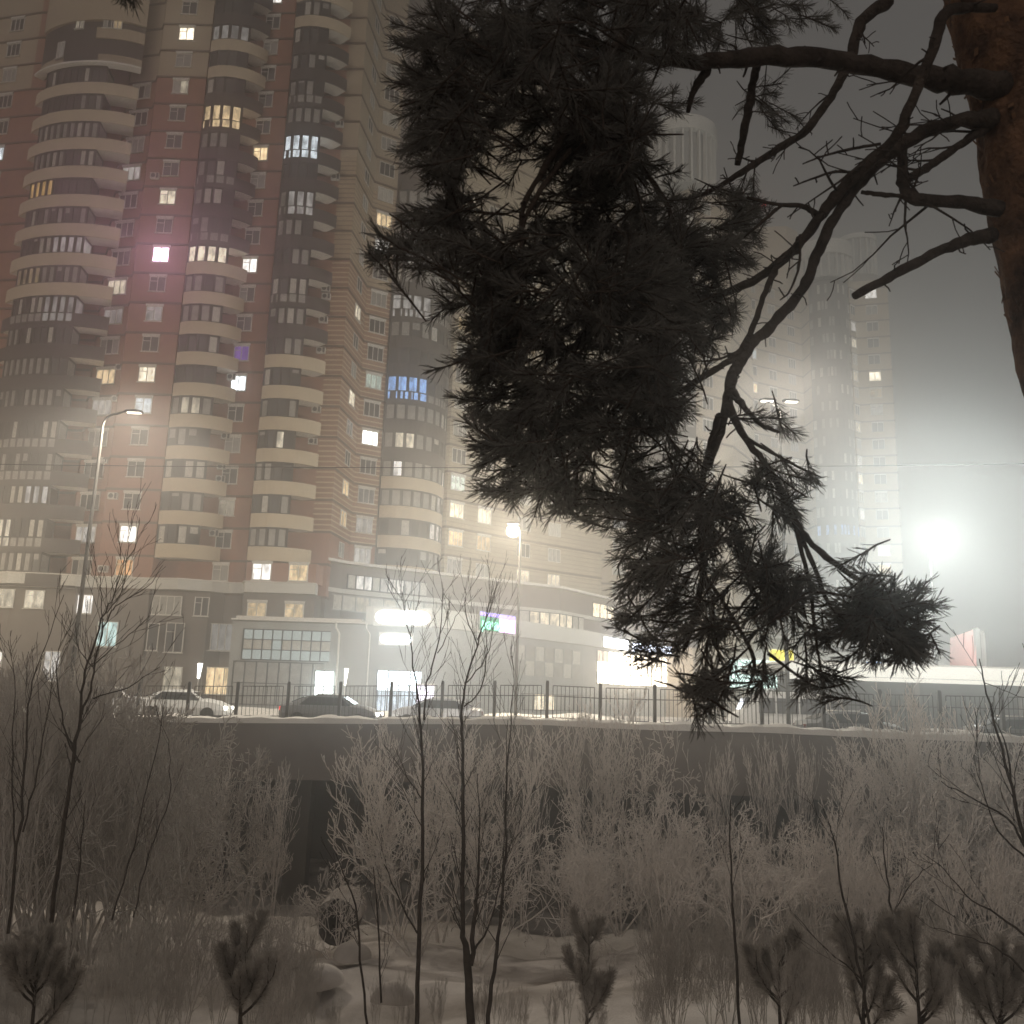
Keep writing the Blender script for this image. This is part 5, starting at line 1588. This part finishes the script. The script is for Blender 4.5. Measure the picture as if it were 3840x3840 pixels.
for (cx, cy_, rx, ry, cnt, d0, d1) in CL:
    for _ in range(int(cnt * 1.0)):
        while True:
            u, v = rng.uniform(-1, 1, 2)
            if u * u + v * v < 1: break
        px, py = cx + u * rx, cy_ + v * ry
        Y = rng.uniform(d0, d1)
        tip = P(px, py, Y)
        # direction: away from the nearest point of the bough axis, drooping a little
        ax = min(AX, key=lambda a: (a[0] - px) ** 2 * .6 + (a[1] - py) ** 2)
        dv = np.array([px - ax[0], 0, -(py - ax[1])], float); dv = dv / (np.linalg.norm(dv) + 1)
        loc = np.array([u, 0, -v]) * .7
        d = unit(dv * .8 + loc + rng.normal(0, .42, 3) + np.array([0, 0, -.10]))
        L = rng.uniform(.14, .26) * (.75 if py > 1650 else 1)
        pts = [tip - d * L]
        dd = unit(d + rng.normal(0, .25, 3))
        for i in range(4):
            dd = unit(dd * .7 + d * .4 + rng.normal(0, .10, 3)); pts.append(pts[-1] + dd * L / 4)
        sh.add(pts, [.0022, .0034, .0032, .003, .0025])
        low = py > 1650
        needles(NA, rng, pts, int(rng.integers(52, 80) * (.66 if low else 1)), .056 if low else .052, .0027 if low else .0023, start=.25, ang=(.55, 1.15))
        for _q in range(rng.integers(0, 3)):
            i = rng.integers(1, 4); d2 = unit(dd + rng.normal(0, .6, 3)); q = [pts[i], pts[i] + d2 * L * .25, pts[i] + d2 * L * .5]
            sh.add(q, [.003, .0028, .0022]); needles(NA, rng, q, int(rng.integers(26, 44) * (.6 if low else 1)), .054 if low else .050, .0027 if low else .0022, start=.2, ang=(.55, 1.15))
V, F = sh.arrays(5)
link('shoots', np_mesh('shoots', V, F, M['branch']), PT)
link('foliage', needle_mesh('foliage', NA, M['needle'], rng), PT)


# young pines along the bottom of the view
def young_pine(label, px, top_, bot, Y, w, seed, leaders=5):
    r = np.random.default_rng(seed)
    q = P(px, bot, Y); hgt = P(px, top_, Y)[2] - q[2]
    T = thing('young_pine', label, 'young pine', tuple(q), 'young pines at the bottom of the view')
    st = Tubes(); N_ = []
    top_p = np.array([0, 0, hgt])
    main = [np.array([0, 0, -.2]) + (top_p + (0, 0, .2)) * s + r.normal(0, .01, 3) for s in np.linspace(0, 1, 6)]
    st.add(main, [.022, .019, .016, .013, .010, .007])
    needles(N_, r, main, 520, .105, .0030, start=.5, ang=(.5, 1.25))
    for k in range(leaders):
        s = r.uniform(.15, .85); p = np.array([0, 0, hgt * s]); a = 2.4 * k + r.uniform(-.3, .3)
        L = hgt * w * (1.1 - s * .7) * r.uniform(.7, 1.1)
        d = unit(np.array([math.cos(a), math.sin(a) * .8, .55])); pts = [p]
        for i in range(5):
            d = unit(d + np.array([0, 0, .28])); pts.append(pts[-1] + d * L / 5)
        st.add(pts, [.012, .011, .010, .008, .007, .006])
        needles(N_, r, pts, int(240 + L * 800), .10, .0030, start=.2, ang=(.5, 1.25))
        for j in range(2):
            i = r.integers(2, 4); d2 = unit(d + r.normal(0, .5, 3)); q2 = [pts[i], pts[i] + d2 * L * .2, pts[i] + unit(d2 + (0, 0, .5)) * L * .42]
            st.add(q2, [.007, .006, .005]); needles(N_, r, q2, 200, .09, .0030, start=.1, ang=(.5, 1.25))
    base = np.array(q)
    V, F = st.arrays(6); link('stem', np_mesh('stem', V + base, F, M['branch']), T)
    N2 = [(a + base, b, c, d) for a, b, c, d in N_]
    link('foliage', needle_mesh('foliage', N2, M['needle2'], r), T)


young_pine('young dark pine in the bottom left corner', 100, 3520, 3980, 8.0, .75, 31, 8)
young_pine('young pine with one tall upright shoot left of the middle', 885, 3500, 3990, 8.4, .6, 32, 8)
young_pine('young pine on the pale snow patch at the bottom middle', 2200, 3460, 3930, 9.5, .5, 33, 8)
young_pine('small young pine right of the bottom middle', 2930, 3540, 3980, 8.5, .65, 34, 7)
young_pine('young pine with a thick upright leader at the lower right', 3250, 3450, 3990, 8.6, .6, 35, 9)
young_pine('tallest young pine at the lower right', 3455, 3420, 3990, 8.2, .65, 36, 9)
young_pine('young pine filling the bottom right corner', 3760, 3560, 3990, 8.0, .85, 37, 9)
